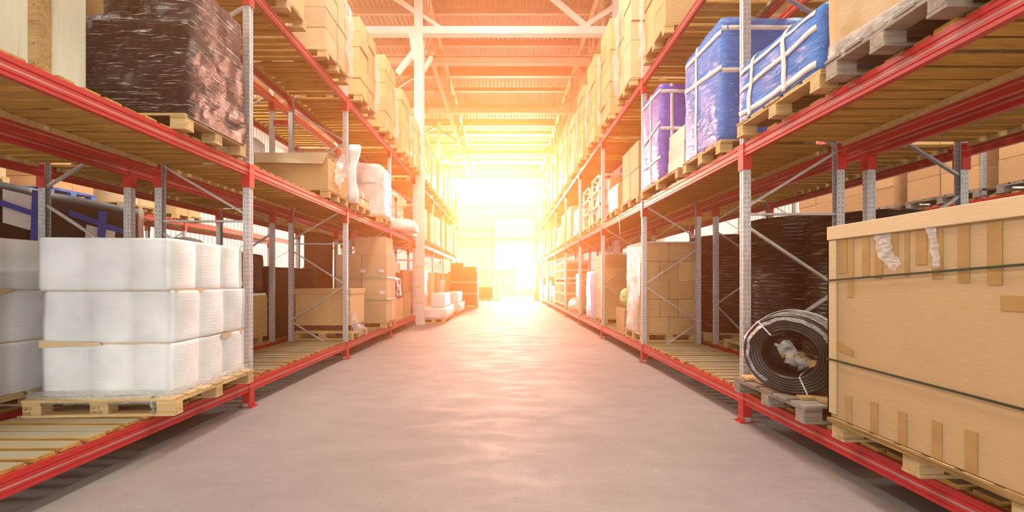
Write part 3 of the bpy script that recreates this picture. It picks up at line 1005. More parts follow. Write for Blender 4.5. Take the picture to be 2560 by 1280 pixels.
for k, (x0, y0, hh) in enumerate(((-3.9, 10.2, .42), (-3.2, 10.25, .34), (-3.5, 11.3, .5))):
    wrapped('sack_bundle', 'cream film bundle on left middle deck, %s along' % ORD[k], 'bundle', x0, x0 + .75, y0, y0 + .85, ZL[1], ZL[1] + hh, 'whitewrap', .1, .07, 2, .2, top=.1, seed=50 + k, group='cream bundles on the left middle deck')

# ---------- bottom level, left rack
pallet(-4.05, -2.9, 7.23, 8.05, ZL[0], 'pallet under the low film-wrapped carton by the second left post', detail=True)
lo = thing('wrapped_carton', 'wide low film-wrapped carton behind the second left post, bottom deck', 'box', (-3.47, 7.62, ZL[0] + .144))
obj('carton_body', MB().box(-.53, .53, -.36, .36, 0, .80), 'cardfilm', lo, bev=.012)
obj('carton_lid', MB().box(-.545, .545, -.375, .375, .72, .83), 'cardfilm', lo, bev=.008)
obj('brown_band', MB().box(-.534, .534, -.364, .364, .03, .13), 'brownwrap', lo)
film_tail('film_skirt', None, [(.55, -.34, .3), (.56, -.1, .02), (.57, .25, -.05)], .3, seed=23, amp=.03, parent=lo)
pallet(-4.02, -2.80, 8.98, 9.78, ZL[0], 'wooden pallet under the tall carton stack, third left bay', detail=True)
w_ = 'left bottom deck, third bay'
zt = stack(-4.0, -2.79, 9.0, 9.76, ZL[0] + .144, 2, 2, [.535, .535, .535], 'tall kraft carton', w_, 'cardpale', 'kraft cartons in the third left bay', aisle=1)
carton(-3.55, -2.82, 9.02, 9.6, zt, zt + .42, 'cardpale', 'single wide kraft carton topping the tall stack, third left bay', 'kraft cartons in the third left bay', tape=False)
for z in (1.53, 1.02):
    o = obj('green_strap', MB().box(-4.02, -2.78, 8.985, 8.995, z, z + .03).box(-2.782, -2.776, 8.985, 9.77, z, z + .03), 'tapegreen')
    tag(o, 'pale green strap round the tall carton stack, %s one' % ('upper' if z > 1.2 else 'lower'), 'strap')
for k, (x, z) in enumerate(((-3.4, 1.66), (-2.97, 1.66), (-2.95, 1.15))):
    o = flat('white_label', [(x, 8.99, z), (x + .12, 8.99, z), (x + .12, 8.99, z + .08), (x, 8.99, z + .08)], 'paper')
    tag(o, 'small white paper label on the tall carton stack, %s' % ('left upper', 'right upper', 'right lower')[k], 'label')
carton(-4.75, -4.42, 9.0, 9.8, ZL[0], 2.62, 'carddark', 'tall dark brown carton behind the kraft stack, second left rack', None, tape=False)
# brown slabs and crates on the second left rack
cr = thing('wooden_crate', 'low wooden crate under brown wrapped slabs, second left rack', 'crate', (-4.85, 6.1, ZL[0]))
obj('crate_panel', MB().box(-.5, .42, -1.0, 1.0, .1, .86), 'crate', cr, bev=.004)
obj('crate_lid', MB().box(-.52, .415, -1.05, .97, .862, .90), 'ply', cr)
obj('cream_board', MB().bar((.43, -.25, .82), (.445, -.2, .12), .75, .012, up=(1, 0, 0)), 'paper', cr)
mb = MB()
for y in (-.8, 0, .8):
    mb.box(-.5, .42, y - .06, y + .06, 0, .1)
obj('skid', mb, 'crate', cr)
for k, (y0, y1, z0, z1, x1) in enumerate(((5.1, 6.1, 1.275, 2.02, -4.44), (6.14, 7.06, 1.275, 1.96, -4.44))):
    o = wrapped('brown_slab_stack', 'stack of dark brown glossy slabs on the wooden crate, %s one' % ('nearer', 'farther')[k], 'slabs', -5.2, x1, y0, y1, z0, z1, 'brownwrap', .1, .025, 1.6, .06, seed=60 + k)
wrapped('brown_slab_stack', 'long dark brown film-wrapped slabs on bottom deck, second left rack, third bay', 'slabs', -5.3, -4.44, 7.24, 8.85, ZL[0], 1.75, 'brownwrap', .1, .02, 1.6, .05, seed=64)
wrapped('film_bundle', 'grey crumpled film bundle behind the first left post, bottom deck', 'bundle', -5.25, -4.4, 4.55, 5.05, ZL[0], 1.5, 'whitewrap', .08, .08, 2.4, .2, seed=67)
# fourth bay by the column
wrapped('brown_bag', 'brown bulging bag on the bottom deck beside the white column', 'bag', -3.7, -3.0, 10.5, 11.3, .98, 1.6, 'brownwrap', .08, .08, 2.2, .22, seed=70)
carton(-3.9, -3.02, 10.45, 11.35, ZL[0], .975, 'cardpale', 'pale carton under the brown bag, left bottom deck', None)
carton(-3.95, -3.05, 11.6, 12.4, ZL[0], 1.1, 'cardfilm', 'film-wrapped carton just before the white column, bottom deck', None)
carton(-3.9, -3.1, 11.6, 12.35, 1.102, 1.8, 'cardorange', 'orange carton stacked just before the white column', None)
carton(-3.9, -3.1, 10.5, 11.3, 1.7, 2.0, 'cardcream', 'cream carton on top of the brown bag', None)

# ---------- top level, left rack: carton loads
def loads(side, ys, z, tops, x_f, look, mats, level, depth=.86, wx=.62, far=12.0):
    s = 1 if side == 'left' else -1
    for k, y0 in enumerate(ys):
        x0, x1 = (x_f - 1.2 * s, x_f) if s > 0 else (x_f, x_f + 1.2)
        wh = '%s load, %s %s deck' % (ORD[k], side, level)
        pallet(x0, x1, y0, y0 + depth, z, 'wooden pallet under %s' % wh, detail=(y0 < 9.5))
        c0, c1 = (x_f - wx, x_f - .01) if s > 0 else (x_f + .01, x_f + wx)
        n, hh = tops[k]
        r = random.Random(k * 7 + int(z * 10))
        hs = [hh + r.uniform(-.015, .015) for _ in range(n)]
        zt = z + .146
        stack(c0, c1, y0 + .01, y0 + depth - .01, zt, 1, 2 if y0 < far else 1, hs, look, wh, mats[k % len(mats)], 'kraft cartons on the %s %s deck' % (side, level), aisle=s, jit=.014, rnd=k)

ysl = [4.46, 5.91, 7.34, 8.86, 10.3, 11.65, 13.25, 14.7, 16.2, 17.6, 19.0, 20.28, 22.0]
loads('left', ysl, ZL[2], [(6, .30), (6, .315), (5, .30), (5, .33), (5, .32), (4, .36), (5, .32), (5, .34), (5, .31), (5, .33), (5, .32), (5, .34), (5, .33)], -2.77, 'kraft carton', ['cardfilm', 'cardpale', 'cardfilm', 'cardfilm'], 'top')
ysr = [5.6, 7.1, 8.55, 10.0, 11.45, 12.9, 14.4, 15.9, 17.4, 18.9, 20.4, 21.9, 23.4, 24.9, 26.4]
loads('right', ysr, ZR[2], [(6, .37), (6, .36), (6, .355), (6, .365), (6, .36), (5, .38), (6, .36), (6, .37), (6, .355), (5, .38), (6, .36), (6, .36), (6, .37), (6, .36), (6, .36)], 2.36, 'kraft carton', ['cardfilm', 'cardpale', 'cardfilm', 'cardfilm'], 'top')
# loose film ends on the nearer top loads
for k, y in enumerate(ysl[1:7]):
    film_tail('loose_film', 'loose clear film hanging off the %s top load, left rack' % ORD[k + 1], [(-2.755, y + .83, ZL[2] + 1.4), (-2.74, y + .86, ZL[2] + .7), (-2.74, y + .80, ZL[2] + .12)], .34, seed=100 + k, amp=.06, group='loose film on the left top loads')
for k, y in enumerate(ysr[0:7]):
    film_tail('loose_film', 'loose clear film hanging off the %s top load, right rack' % ORD[k], [(2.345, y + .80, ZR[2] + 1.9), (2.33, y + .85, ZR[2] + .9), (2.33, y + .80, ZR[2] + .14)], .34, seed=120 + k, amp=.06, group='loose film on the right top loads')

# ---------- beyond the column, left rack
for lv, z, ys in ((1, ZL[1], (13.3, 14.75, 16.1, 17.5, 18.9, 20.22, 21.8)), (0, ZL[0], (13.35, 14.8, 16.2, 17.55, 19.0, 20.22, 21.9))):
    for k, y0 in enumerate(ys):
        nm = ('bottom', 'middle')[lv]
        wh = '%s load past the white column, left %s deck' % (ORD[k], nm)
        pallet(-4.0, -2.85, y0, y0 + .9, z, 'pallet under %s' % wh)
        r = random.Random(k + lv * 31)
        if (k + lv) % 3 == 0:
            wrapped('wrapped_load', 'white film-wrapped %s' % wh, 'wrapped load', -3.95, -2.86, y0 + .02, y0 + .88, z + .144, z + 1.0 + r.random() * .6, 'whitewrap', .12, .03, 2, .06, seed=200 + k + lv * 10)
        else:
            stack(-3.55, -2.88, y0 + .02, y0 + .88, z + .146, 1, 1, [r.uniform(.34, .5) for _ in range(3)], 'carton', wh, ['cardfilm', 'cardpale', 'cardorange'][k % 3], 'cartons past the white column')
# goods in the aisle on the left
def floor_box(x0, x1, y0, y1, z0, z1, lab, m='whitewrap', seed=0):
    return wrapped('film_wrapped_box', lab, 'box', x0, x1, y0, y1, z0, z1, m, .07, .012, 3, .03, seed=seed)
pallet(-2.88, -2.04, 13.2, 15.2, 0, 'low pallet under the film-wrapped boxes beside the white column', detail=False)
floor_box(-2.90, -2.03, 13.2, 15.3, .144, .52, 'long low film-wrapped box on the floor beside the white column', seed=301)
floor_box(-2.62, -2.12, 13.5, 14.9, .525, 1.02, 'film-wrapped box stacked on the long low box by the column', seed=302)
pallet(-2.5, -1.92, 16.1, 17.9, 0, 'low pallet under the second pair of film-wrapped boxes', detail=False)
floor_box(-2.55, -1.88, 16.1, 18.0, .144, .52, 'lower box of the second film-wrapped pair along the aisle', seed=303)
floor_box(-2.5, -1.98, 16.3, 17.9, .525, .98, 'upper box of the second film-wrapped pair along the aisle', seed=304)
pallet(-3.0, -1.45, 20.3, 21.5, 0, 'low pallet under the big dark carton in the aisle', detail=False)
dk = carton(-3.0, -1.45, 20.3, 21.5, .144, 1.95, 'carddark', 'big dark brown strapped carton standing in the aisle', None, tape=False)
for z in (.62, 1.22):
    obj('strap', MB().box(-.78, .78, -.606, -.601, z, z + .05).box(.776, .781, -.6, .6, z, z + .05), 'strapwhite', dk)
obj('edge_board', MB().box(.782, .80, -.62, -.5, .0, 1.75), 'whitewrap', dk)
carton(-2.85, -2.2, 20.35, 21.2, 1.952, 2.42, 'carddark', 'left dark carton on top of the big strapped carton', None)
carton(-2.15, -1.5, 20.35, 21.2, 1.952, 2.22, 'carddark', 'right lower dark carton on top of the big strapped carton', None)
for k, x in enumerate((-2.35, -1.6)):
    carton(x, x + .72, 28.5, 29.5, .144, 1.0, 'carddark', 'dark carton on the floor near the end door, %s one' % ('left', 'right')[k], None)
    pallet(x, x + .72, 28.5, 29.5, 0, 'pallet under the %s dark carton near the end door' % ('left', 'right')[k])
wrapped('white_wrapped_drum', 'white wrapped roll standing beside the loading door', 'wrapped load', -.83, -.38, 28.4, 28.9, 0, 1.75, 'whitewrap', .1, .02, 2, .2, seed=310)

# ---------- bottom level, right rack
pallet(2.34, 3.5, 1.66, 2.72, ZR[0], 'pallet with rough bark edge under the big carton, right front', detail=True)
bk = thing('big_carton', 'big strapped kraft carton filling the right front of the bottom deck', 'box', (2.92, 2.15, ZR[0] + .146))
W, D, HH = .58, .575, 1.345
obj('carton_body', MB().box(-W, W, -D, D, 0, HH), 'card', bk, bev=.008)
obj('carton_lid', MB().box(-W - .016, W + .016, -D - .016, D + .016, HH - .085, HH + .012), 'cardpale', bk, bev=.005)
def side(y0, y1, z0, z1, off=.0):
    """quad on the carton's aisle side (local y, z)"""
    x = -W - .001 - off
    return [(x, y1, z0), (x, y0, z0), (x, y0, z1), (x, y1, z1)]
for px0, px1, zl in ((2098, 2118, 1.02), (2120, 2134, .86), (2156, 2174, 1.0), (2187, 2207, .99), (2228, 2246, 1.12), (2262, 2274, 1.0), (2290, 2318, 1.06), (2331, 2358, .98), (2395, 2425, .96), (2469, 2507, .95)):
    ya, yb = 950 * 2.34 / (px0 - 1261) - 2.15, 950 * 2.34 / (px1 - 1261) - 2.15
    flat('tape_strip', side(yb, ya, zl, HH - .08), 'tape', bk)
for px0, px1, zh in ((2113, 2130, .19), (2177, 2195, .20), (2246, 2268, .20), (2331, 2356, .21), (2413, 2445, .22)):
    ya, yb = 950 * 2.34 / (px0 - 1261) - 2.15, 950 * 2.34 / (px1 - 1261) - 2.15
    flat('tape_strip', side(yb, ya, .01, zh), 'tape', bk)
flat('tape_strip', [(-W - .002, .57, .50), (-W - .002, .40, .46), (-W - .002, .40, .51), (-W - .002, .57, .56)], 'tape', bk)
flat('tape_strip', side(-.56, -.36, .83, .90), 'tape', bk)
for y0, y1, x in ((D - .055, D + .012, 0), (-D - .012, -D + .075, 0)):
    obj('corner_board', MB().box(-W - .012, -W - .0015, y0, y1, .03 if y0 > 0 else .12, HH - .09).box(-W - .012, -W + .07, (y1 - .010) if y0 > 0 else y0, y1 if y0 > 0 else y0 + .010, .03 if y0 > 0 else .12, HH - .09), 'protector', bk)
for z0, z1 in ((.405, .385), (.965, 1.045)):
    x = -W - .018
    vs = [(x, D + .015, z0), (x, -D - .015, z1), (x, -D - .015, z1 + .013), (x, D + .015, z0 + .013)]
    vs += [(p[0] + .003, p[1], p[2]) for p in vs]
    mb = MB().add(vs, [(0, 1, 2, 3), (7, 6, 5, 4), (0, 4, 5, 1), (3, 2, 6, 7), (1, 5, 6, 2), (0, 3, 7, 4)])
    mb.box(x, W, -D - .018, -D - .015, z1, z1 + .013)
    obj('strap', mb, 'strapgreen', bk)
film_tail('film_scrap', None, [(-W - .008, -.07, 1.30), (-W - .012, -.09, 1.16), (-W - .02, -.11, 1.04)], .05, seed=5, amp=.008, parent=bk)
film_tail('film_scrap', None, [(-W - .008, .20, 1.27), (-W - .012, .17, 1.13), (-W - .014, .10, 1.05)], .10, seed=6, amp=.012, parent=bk)
brk = obj('bark_plank', MB().box(-.03, .03, -.50, .57, 0, .026), 'bark', bk, (-W - .002, 0, -.030))
flat('stamp', [(-W - .004, -.452, -.105), (-W - .004, -.486, -.105), (-W - .004, -.486, -.058), (-W - .004, -.452, -.058)], 'stamp', bk)

pallet(2.33, 3.45, 2.95, 3.86, ZR[0], 'old grey pallet with broken boards under the lying pipe coil', m='oldpallet', detail=True)
for k, (p, q, wd) in enumerate((((2.36, 3.74, .018), (2.75, 3.70, .03), .13), ((2.40, 3.60, .02), (2.75, 3.58, .04), .12), ((2.52, 3.03, .015), (2.9, 3.02, .015), .13), ((2.42, 3.12, .012), (2.80, 3.10, .02), .07))):
    o = obj('loose_board', MB().bar((p[0], p[1], ZR[0] + .146 + p[2]), (q[0], q[1], ZR[0] + .146 + q[2]), wd, .024, up=(0, 0, 1)), 'crate')
    tag(o, ('split pale board at the far end of the grey pallet', 'wedge board chocking the pipe coil from behind', 'pale wedge board before the pipe coil', 'narrow pale board before the pipe coil')[k], 'board')
# lying coil of black pipe
ax = Vector((.74, .67, 0)).normalized()
coil = thing('pipe_coil', 'black pipe coil lying on the old grey pallet, part wrapped in film', 'coil', (2.62, 3.42, ZR[0] + .144 + .345), math.atan2(ax.y, ax.x))
R0, R1, LC = .20, .335, .52
prof = []
nr, na = 6, 22
pr = (R1 - R0) / nr / 2
pa = LC / na / 2
def scal(a, b, n, outward, r):
    pts = []
    for k in range(n):
        for j in range(5):
            u = (k + j / 5) / n
            x = a[0] + (b[0] - a[0]) * u
            z = a[1] + (b[1] - a[1]) * u
            h = math.sin(PI * j / 5) * r * .75
            pts.append((x + outward[0] * h, z + outward[1] * h))
    return pts
prof = scal((R1, 0), (R1, LC), na, (1, 0), pa) + scal((R1, LC), (R0, LC), nr, (0, 1), pr) + scal((R0, LC), (R0, 0), na, (-1, 0), pa) + scal((R0, 0), (R1, 0), nr, (0, -1), pr)
mtx = Matrix.Translation((-LC / 2, 0, 0)) @ Matrix.Rotation(PI / 2, 4, 'Y')
obj('wound_pipe', MB().lathe(prof, 56, True).move(mtx).mesh('wound_pipe', True), 'pipe', coil)
vs, fs = [], []
na2, nl = 40, 10
for i in range(na2 + 1):
    a = -.9 + 3.9 * i / na2
    for j in range(nl + 1):
        x = -LC / 2 - .03 + .50 * j / nl
        rr = R1 + .014 + noise.noise(Vector((a * 4, x * 12, 1))) * .016
        if j == 0:
            rr -= .06
        vs.append((x, rr * math.sin(a - .4), rr * math.cos(a - .4)))
for i in range(na2):
    for j in range(nl):
        a = i * (nl + 1) + j
        fs.append((a, a + 1, a + nl + 2, a + nl + 1))
o = obj('film_wrap', MB().add(vs, fs).mesh('film_wrap', True), 'film', coil)
o.modifiers.new('t', 'SOLIDIFY').thickness = .003
for x in (-.02,):
    obj('strap', MB().lathe([(R1 + .03, -.012), (R1 + .034, -.012), (R1 + .034, .012), (R1 + .03, .012)], 40, True).move(Matrix.Translation((x, 0, 0)) @ Matrix.Rotation(PI / 2, 4, 'Y')), 'strapwhite', coil)
# bundle ties across the coil's ring
for a in (-2.75, .7):
    c, s = math.cos(a), math.sin(a)
    pts = []
    for k in range(14):
        b = 2 * PI * k / 14
        rr = (R0 + R1) / 2 + ((R1 - R0) / 2 + .012) * max(-1, min(1, 1.35 * math.cos(b)))
        xx = (LC / 2 + .012) * max(-1, min(1, 1.6 * math.sin(b)))
        pts.append((xx, rr * s, rr * c))
    obj('tie', MB().tube(pts, .006, 6, True), 'strapwhite', coil)
film_tail('film_tuft', None, [(-.30, .05, .10), (-.28, -.02, .0), (-.22, -.1, -.1)], .12, seed=44, amp=.05, parent=coil)

# tall stacks of coils on the second right rack
def coil_stack(label, x, y, z, r, h, seed):
    t = thing('pipe_coil_stack', label, 'coil stack', (x, y, z), 0, 'film-wrapped stacks of black coils')
    prof = [(.0, 0), (r * .9, 0)]
    n = 36
    for k in range(n):
        u = k / n
        rr = r * (1 + .02 * math.sin(u * 9 + seed) - (.10 * max(0, u - .93) / .07 if u > .93 else 0) - (.04 if k % 14 == 0 else 0))
        prof += [(rr, h * u), (rr + .013, h * (u + .3 / n)), (rr + .013, h * (u + .7 / n))]
    prof += [(r * .86, h), (r * .3, h + .03), (0, h + .02)]
    mb = MB().lathe(prof, 56)
    vv = []
    for p in mb.v:
        q = Vector(p)
        nn = noise.noise(Vector((q.x * 2.2, q.y * 2.2, q.z * 1.1 + seed))) * .03
        d = Vector((q.x, q.y, 0))
        if d.length > .1:
            q += d.normalized() * nn
        vv.append(tuple(q))
    mb.v = vv
    obj('wrapped_coils', mb.mesh('wrapped_coils', True), 'blackcoil', t)
    return t
for k, (x, y, h, r) in enumerate(((4.34, 4.60, 1.76, .56), (4.32, 5.84, 1.90, .59), (4.30, 7.55, 1.84, .58))):
    pallet(x - .62, x + .58, y - .57, y + .57, ZR[0], 'wooden pallet under the black coil stack, %s along the right side' % ORD[k], detail=(k > 0))
    coil_stack(('black film-wrapped coil stack behind the big carton', 'black film-wrapped coil stack seen right behind the first right post', 'black film-wrapped coil stack, farthest of the three')[k], x, y, ZR[0] + .144, r, h, k * 2.3)

# third bay: carton stacks under film
pallet(2.52, 3.56, 6.98, 7.94, ZR[0], 'wooden pallet under the wide film-wrapped carton stack, right bottom deck', detail=True)
w_ = 'right bottom deck by second post'
z = ZR[0] + .146
for li, (h, n) in enumerate(((.30, 2), (.33, 3), (.35, 2), (.35, 3), (.36, 2))):
    xs = [2.54 + 1.0 * k / n for k in range(n + 1)]
    for k in range(n):
        carton(xs[k] + .004, xs[k + 1] - .004, 7.0, 7.91, z, z + h - .003, 'cardfilm', 'film-wrapped carton, %s layer, %s from aisle, %s' % (('bottom', 'second', 'third', 'fourth', 'top')[li], ORD[k], w_), 'film-wrapped cartons by the second right post', tape=False)
    z += h
film_tail('loose_film', 'creased clear film down the aisle side of the wide carton stack', [(2.525, 7.4, z - .05), (2.52, 7.45, 1.2), (2.515, 7.5, .5)], .85, seed=77, amp=.03)
carton(2.6, 3.2, 8.25, 8.85, ZR[0], ZR[0] + .50, 'card', 'plain carton under the wrapped yellow-green ball, right bottom deck', None)
bm = MB().lathe([(0, 0)] + [(.24 * math.sin(PI * k / 12), .24 - .24 * math.cos(PI * k / 12)) for k in range(1, 12)] + [(0, .48)], 28)
bm.v = [tuple(Vector(p) + noise.noise_vector(Vector(p) * 8) * .02) for p in bm.v]
o = obj('wrapped_ball', bm.mesh('wrapped_ball', True), 'greenball', None, (2.82, 8.5, ZR[0] + .50))
tag(o, 'round yellow-green film-wrapped bundle on a carton, right bottom deck', 'bundle')
pallet(2.52, 3.56, 9.76, 10.6, ZR[0], 'pallet under the film-wrapped carton stack beyond the third right post')
stack(2.55, 3.5, 9.78, 10.58, ZR[0] + .146, 1, 1, [.33] * 5, 'wide film-wrapped carton', 'beyond third right post', 'cardfilm', 'film-wrapped cartons beyond the third right post', aisle=-1)
wrapped('lilac_wrapped_load', 'lilac film-wrapped load, right bottom deck beyond third post', 'wrapped load', 2.5, 3.4, 10.85, 11.7, ZR[0], 1.75, 'lilac', .1, .03, 2, .08, seed=81)
pallet(2.5, 3.5, 12.75, 13.6, ZR[0], 'pallet under the tall film-wrapped carton, right bottom deck, fifth bay')
carton(2.55, 3.45, 12.78, 13.55, ZR[0] + .146, 1.72, 'cardfilm', 'tall film-wrapped carton beyond the fourth right post', None)
wrapped('film_heap', 'heap of crumpled clear film on a pallet, right bottom deck', 'film', 2.5, 3.3, 13.9, 15.0, ZR[0], .78, 'whitewrap', .08, .1, 2.2, .25, top=.2, seed=85)
def wood_crate(x0, x1, y0, y1, z0, z1, label, group=None):
    t = thing('wooden_crate', label, 'crate', ((x0 + x1) / 2, (y0 + y1) / 2, z0), 0, group)
    w, d, h = (x1 - x0) / 2, (y1 - y0) / 2, z1 - z0
    obj('crate_panel', MB().box(-w, w, -d, d, .09, h), 'crate', t)
    mb = MB()
    for z in (.09, h * .5, h - .1):
        mb.box(-w - .02, w + .02, -d - .02, d + .02, z, z + .09)
    for y in (-d, 0, d):
        mb.box(-w - .022, -w, y - .05, y + .05, .09, h)
    obj('batten', mb, 'ply', t)
    mb = MB()
    for y in (-d + .08, d - .08):
        mb.box(-w, w, y - .05, y + .05, 0, .09)
    obj('skid', mb, 'crate', t)
    return t
for k, y in enumerate((15.7, 17.2)):
    wood_crate(2.5, 3.45, y, y + 1.2, ZR[0], 1.42, 'lower wooden crate, %s pair beyond the right posts' % ORD[k], 'wooden crates on the right bottom deck')
    wood_crate(2.5, 3.45, y, y + 1.2, 1.43, 2.3, 'upper wooden crate, %s pair beyond the right posts' % ORD[k], 'wooden crates on the right bottom deck')
for k, y in enumerate((18.9, 20.4, 22.0, 23.4, 25.0, 26.4)):
    carton(2.52, 3.3, y, y + 1.1, ZR[0], 1.2 + .25 * (k % 3), ('cardfilm', 'cardorange', 'cardpale')[k % 3], 'carton far down the right bottom deck, %s before the end' % ORD[5 - k], 'far cartons on the right bottom deck', tape=False)
# planks leaning at the rack end
for k in range(6):
    o = obj('leaning_plank', MB().bar((2.25 + .04 * k, 28.25 + .13 * k, .0), (2.62 + .02 * k, 28.3 + .13 * k, 2.6 - .12 * (k % 3)), .12, .03, up=(0, 1, 0)), 'crate')
    tag(o, 'long plank leaning at the far end of the right rack, %s of six' % ORD[k], 'plank', 'planks leaning at the right rack end')

# ---------- middle level, right rack
pallet(2.33, 3.45, 2.0, 2.76, ZR[1], 'old pallet under the kraft-wrapped load, right middle deck', m='oldpallet', detail=True)
kw = wrapped('kraft_wrapped_load', 'tall film-covered kraft load on old pallet, right middle deck, nearest', 'wrapped load', 2.35, 3.45, 2.03, 2.76, ZR[1] + .144, 4.35, 'kraftwrap', .07, .012, 2.4, .02, seed=90)
fs_ = film_tail('film_skirt', None, [(-.56, .36, .04), (-.565, 0, .015), (-.565, -.34, .03)], .14, seed=91, amp=.02, parent=kw)
wrapped('black_wrapped_bundle', 'black film-wrapped bundle on the right middle deck, cut off by the picture edge', 'wrapped load', 2.44, 3.45, 1.2, 1.93, ZR[1] + .144, 3.6, 'black', .08, .03, 2.5, .06, seed=93)
pallet(2.42, 3.45, 1.18, 1.95, ZR[1], 'pallet under the black bundle, right middle deck', m='oldpallet')

from mathutils.bvhtree import BVHTree
def tape_run(parent, pts, w, m='tapewhite'):
    """flat tape laid on the parent's surface along the points (each a point and a rough outward normal)"""
    me = parent.data
    bvh = BVHTree.FromPolygons([v.co for v in me.vertices], [p.vertices for p in me.polygons])
    Q = []
    for i in range(len(pts) - 1):
        p, n = Vector(pts[i][0]), Vector(pts[i][1])
        p2, n2 = Vector(pts[i + 1][0]), Vector(pts[i + 1][1])
        for k in range(7):
            Q.append((p.lerp(p2, k / 7), n.lerp(n2, k / 7).normalized()))
    Q.append((Vector(pts[-1][0]), Vector(pts[-1][1]).normalized()))
    lift = .006 + bzo
    P, N = [], []
    for p, n in Q:
        p.z = max(p.z, .012)
        co, nn, _, _ = bvh.find_nearest(p)
        N.append((nn + n * .8).normalized())
        P.append(co)
    vs, fs = [], []
    for i, p in enumerate(P):
        d = (P[min(i + 1, len(P) - 1)] - P[max(i - 1, 0)])
        d = d.normalized() if d.length > 1e-6 else Vector((0, 0, 1))
        s = d.cross(N[i]).normalized()
        for sg in (-.5, .5):
            c, nn, _, _ = bvh.find_nearest(p + s * (w * sg))
            vs.append(c + N[i] * lift)
    k = len(vs)
    vs += [v - N[i // 2] * .003 for i, v in enumerate(list(vs))]
    for i in range(len(P) - 1):
        a = 2 * i
        fs += [(a, a + 2, a + 3, a + 1), (k + a, k + a + 1, k + a + 3, k + a + 2), (a, k + a, k + a + 2, a + 2), (a + 1, a + 3, k + a + 3, k + a + 1)]
    return obj('white_tape', MB().add(vs, fs).mesh('white_tape', True), m, parent)
bzo = 0.

# blue bundle across the first right post
pallet(2.36, 3.5, 2.84, 3.86, ZR[1], 'pallet under the low blue wrapped bundle by the first right post', detail=True)
bb = wrapped('blue_wrapped_bundle', 'low bright blue film-wrapped bundle with white tape, right middle deck', 'wrapped load', 2.36, 3.40, 2.84, 3.86, ZR[1] + .144, ZR[1] + .72, 'blue', .05, .028, 3.2, .10, top=.12, seed=95)
L = -.55
def bz(y, z):
    return ((L - .008, y, z), (-1, 0, 0))
tape_run(bb, [bz(.49, .06), bz(.2, .05), bz(-.2, .05), bz(-.50, .06)], .055)
tape_run(bb, [bz(.49, .30), bz(.2, .31), bz(-.2, .30), bz(-.50, .33)], .045)
tape_run(bb, [bz(.47, .47), bz(.15, .49), bz(-.2, .48), bz(-.48, .47)], .045)
bzo = .004
tape_run(bb, [bz(.30, -.05), bz(.29, .2), bz(.27, .45), ((L + .06, .26, .575), (-.7, 0, .7)), ((L + .4, .25, .60), (0, 0, 1))], .045)
tape_run(bb, [bz(-.15, -.03), bz(-.16, .2), bz(-.14, .45), ((L + .06, -.14, .575), (-.7, 0, .7)), ((L + .4, -.14, .60), (0, 0, 1))], .045)

bzo = 0.
def blue_box(label, x0, x1, y0, y1, z0, z1, m, seed, tapes_y, tapes_z, tapes_x, fz):
    o = wrapped('blue_wrapped_box', label, 'wrapped load', x0, x1, y0, y1, z0, z1, m, .07, .014, 2.6, .03, seed=seed, top=.03)
    w, d, h = (x1 - x0) / 2, (y1 - y0) / 2, z1 - z0
    e = .016
    for ty in tapes_y:
        f = e + .004
        tape_run(o, [((-w - f, ty, .0), (-1, 0, 0)), ((-w - f, ty, h * .5), (-1, 0, 0)), ((-w - f, ty, h - .01), (-1, 0, 0))], .05)
    for za, zb in tapes_z:
        tape_run(o, [((-w - e, d, za), (-1, 0, 0)), ((-w - e, 0, (za + zb) / 2), (-1, 0, 0)), ((-w - e, -d, zb), (-1, 0, 0))], .055)
    for tx in tapes_x:
        tape_run(o, [((tx, -d - e - .004, 0), (0, -1, 0)), ((tx, -d - e - .004, h), (0, -1, 0))], .05)
    for za in fz:
        tape_run(o, [((-w, -d - e, za), (0, -1, 0)), ((w, -d - e, za), (0, -1, 0))], .055)
    return o
pallet(2.42, 3.5, 4.26, 5.16, ZR[1], 'pallet under the tall dark blue wrapped box, right middle deck', detail=True)
blue_box('tall dark blue film-wrapped box with white tape cross, right middle deck', 2.44, 3.42, 4.28, 5.15, ZR[1] + .146, 4.44, 'blue', 97, (.12,), ((.95, .82), (1.28, 1.22)), (), (.78, 1.26))
pallet(2.42, 3.5, 5.3, 6.76, ZR[1], 'long pallet under the cream cartons and violet wrapped box', detail=True)
blue_box('violet-blue film-wrapped box with white tape, behind the cream cartons', 2.44, 3.4, 5.95, 6.74, ZR[1] + .146, 4.58, 'bluepurple', 99, (.0,), ((.75, .9), (1.42, 1.40), (.35, .35)), (-.3,), (1.38, .8))
z = ZR[1] + .146
for k in range(3):
    carton(2.52 + .01 * k, 3.2, 5.34 + .01 * k, 5.86, z, z + .205, 'cardcream', 'flat cream carton beside the violet box, %s' % ('bottom of three', 'middle of three', 'top of three')[k], 'cream cartons on the right middle deck', tape=False)
    z += .207
pallet(2.44, 3.5, 6.95, 7.95, ZR[1], 'pallet under the tall kraft cartons beyond the second right post', detail=True)
stack(2.46, 3.4, 6.97, 7.93, ZR[1] + .146, 1, 2, [.5, .5], 'tall kraft carton', 'right middle deck, third bay', 'card', 'tall kraft cartons on the right middle deck', aisle=-1)
pallet(2.44, 3.5, 8.3, 9.2, ZR[1], 'pallet under the white paper-wrapped carton, right middle deck')
wp = carton(2.5, 3.3, 8.35, 9.1, ZR[1] + .146, 3.62, 'cardfilm', 'film-wrapped carton with a white paper side, right middle deck', None)
flat('paper_sheet', [(-.403, .36, .02), (-.403, -.36, .02), (-.403, -.36, .5), (-.403, .36, .5)], 'paper', wp)
carton(2.6, 3.4, 9.25, 9.55, ZR[1] + .0, 4.0, 'cardorange', 'upright orange carton behind the white paper-wrapped carton', None)
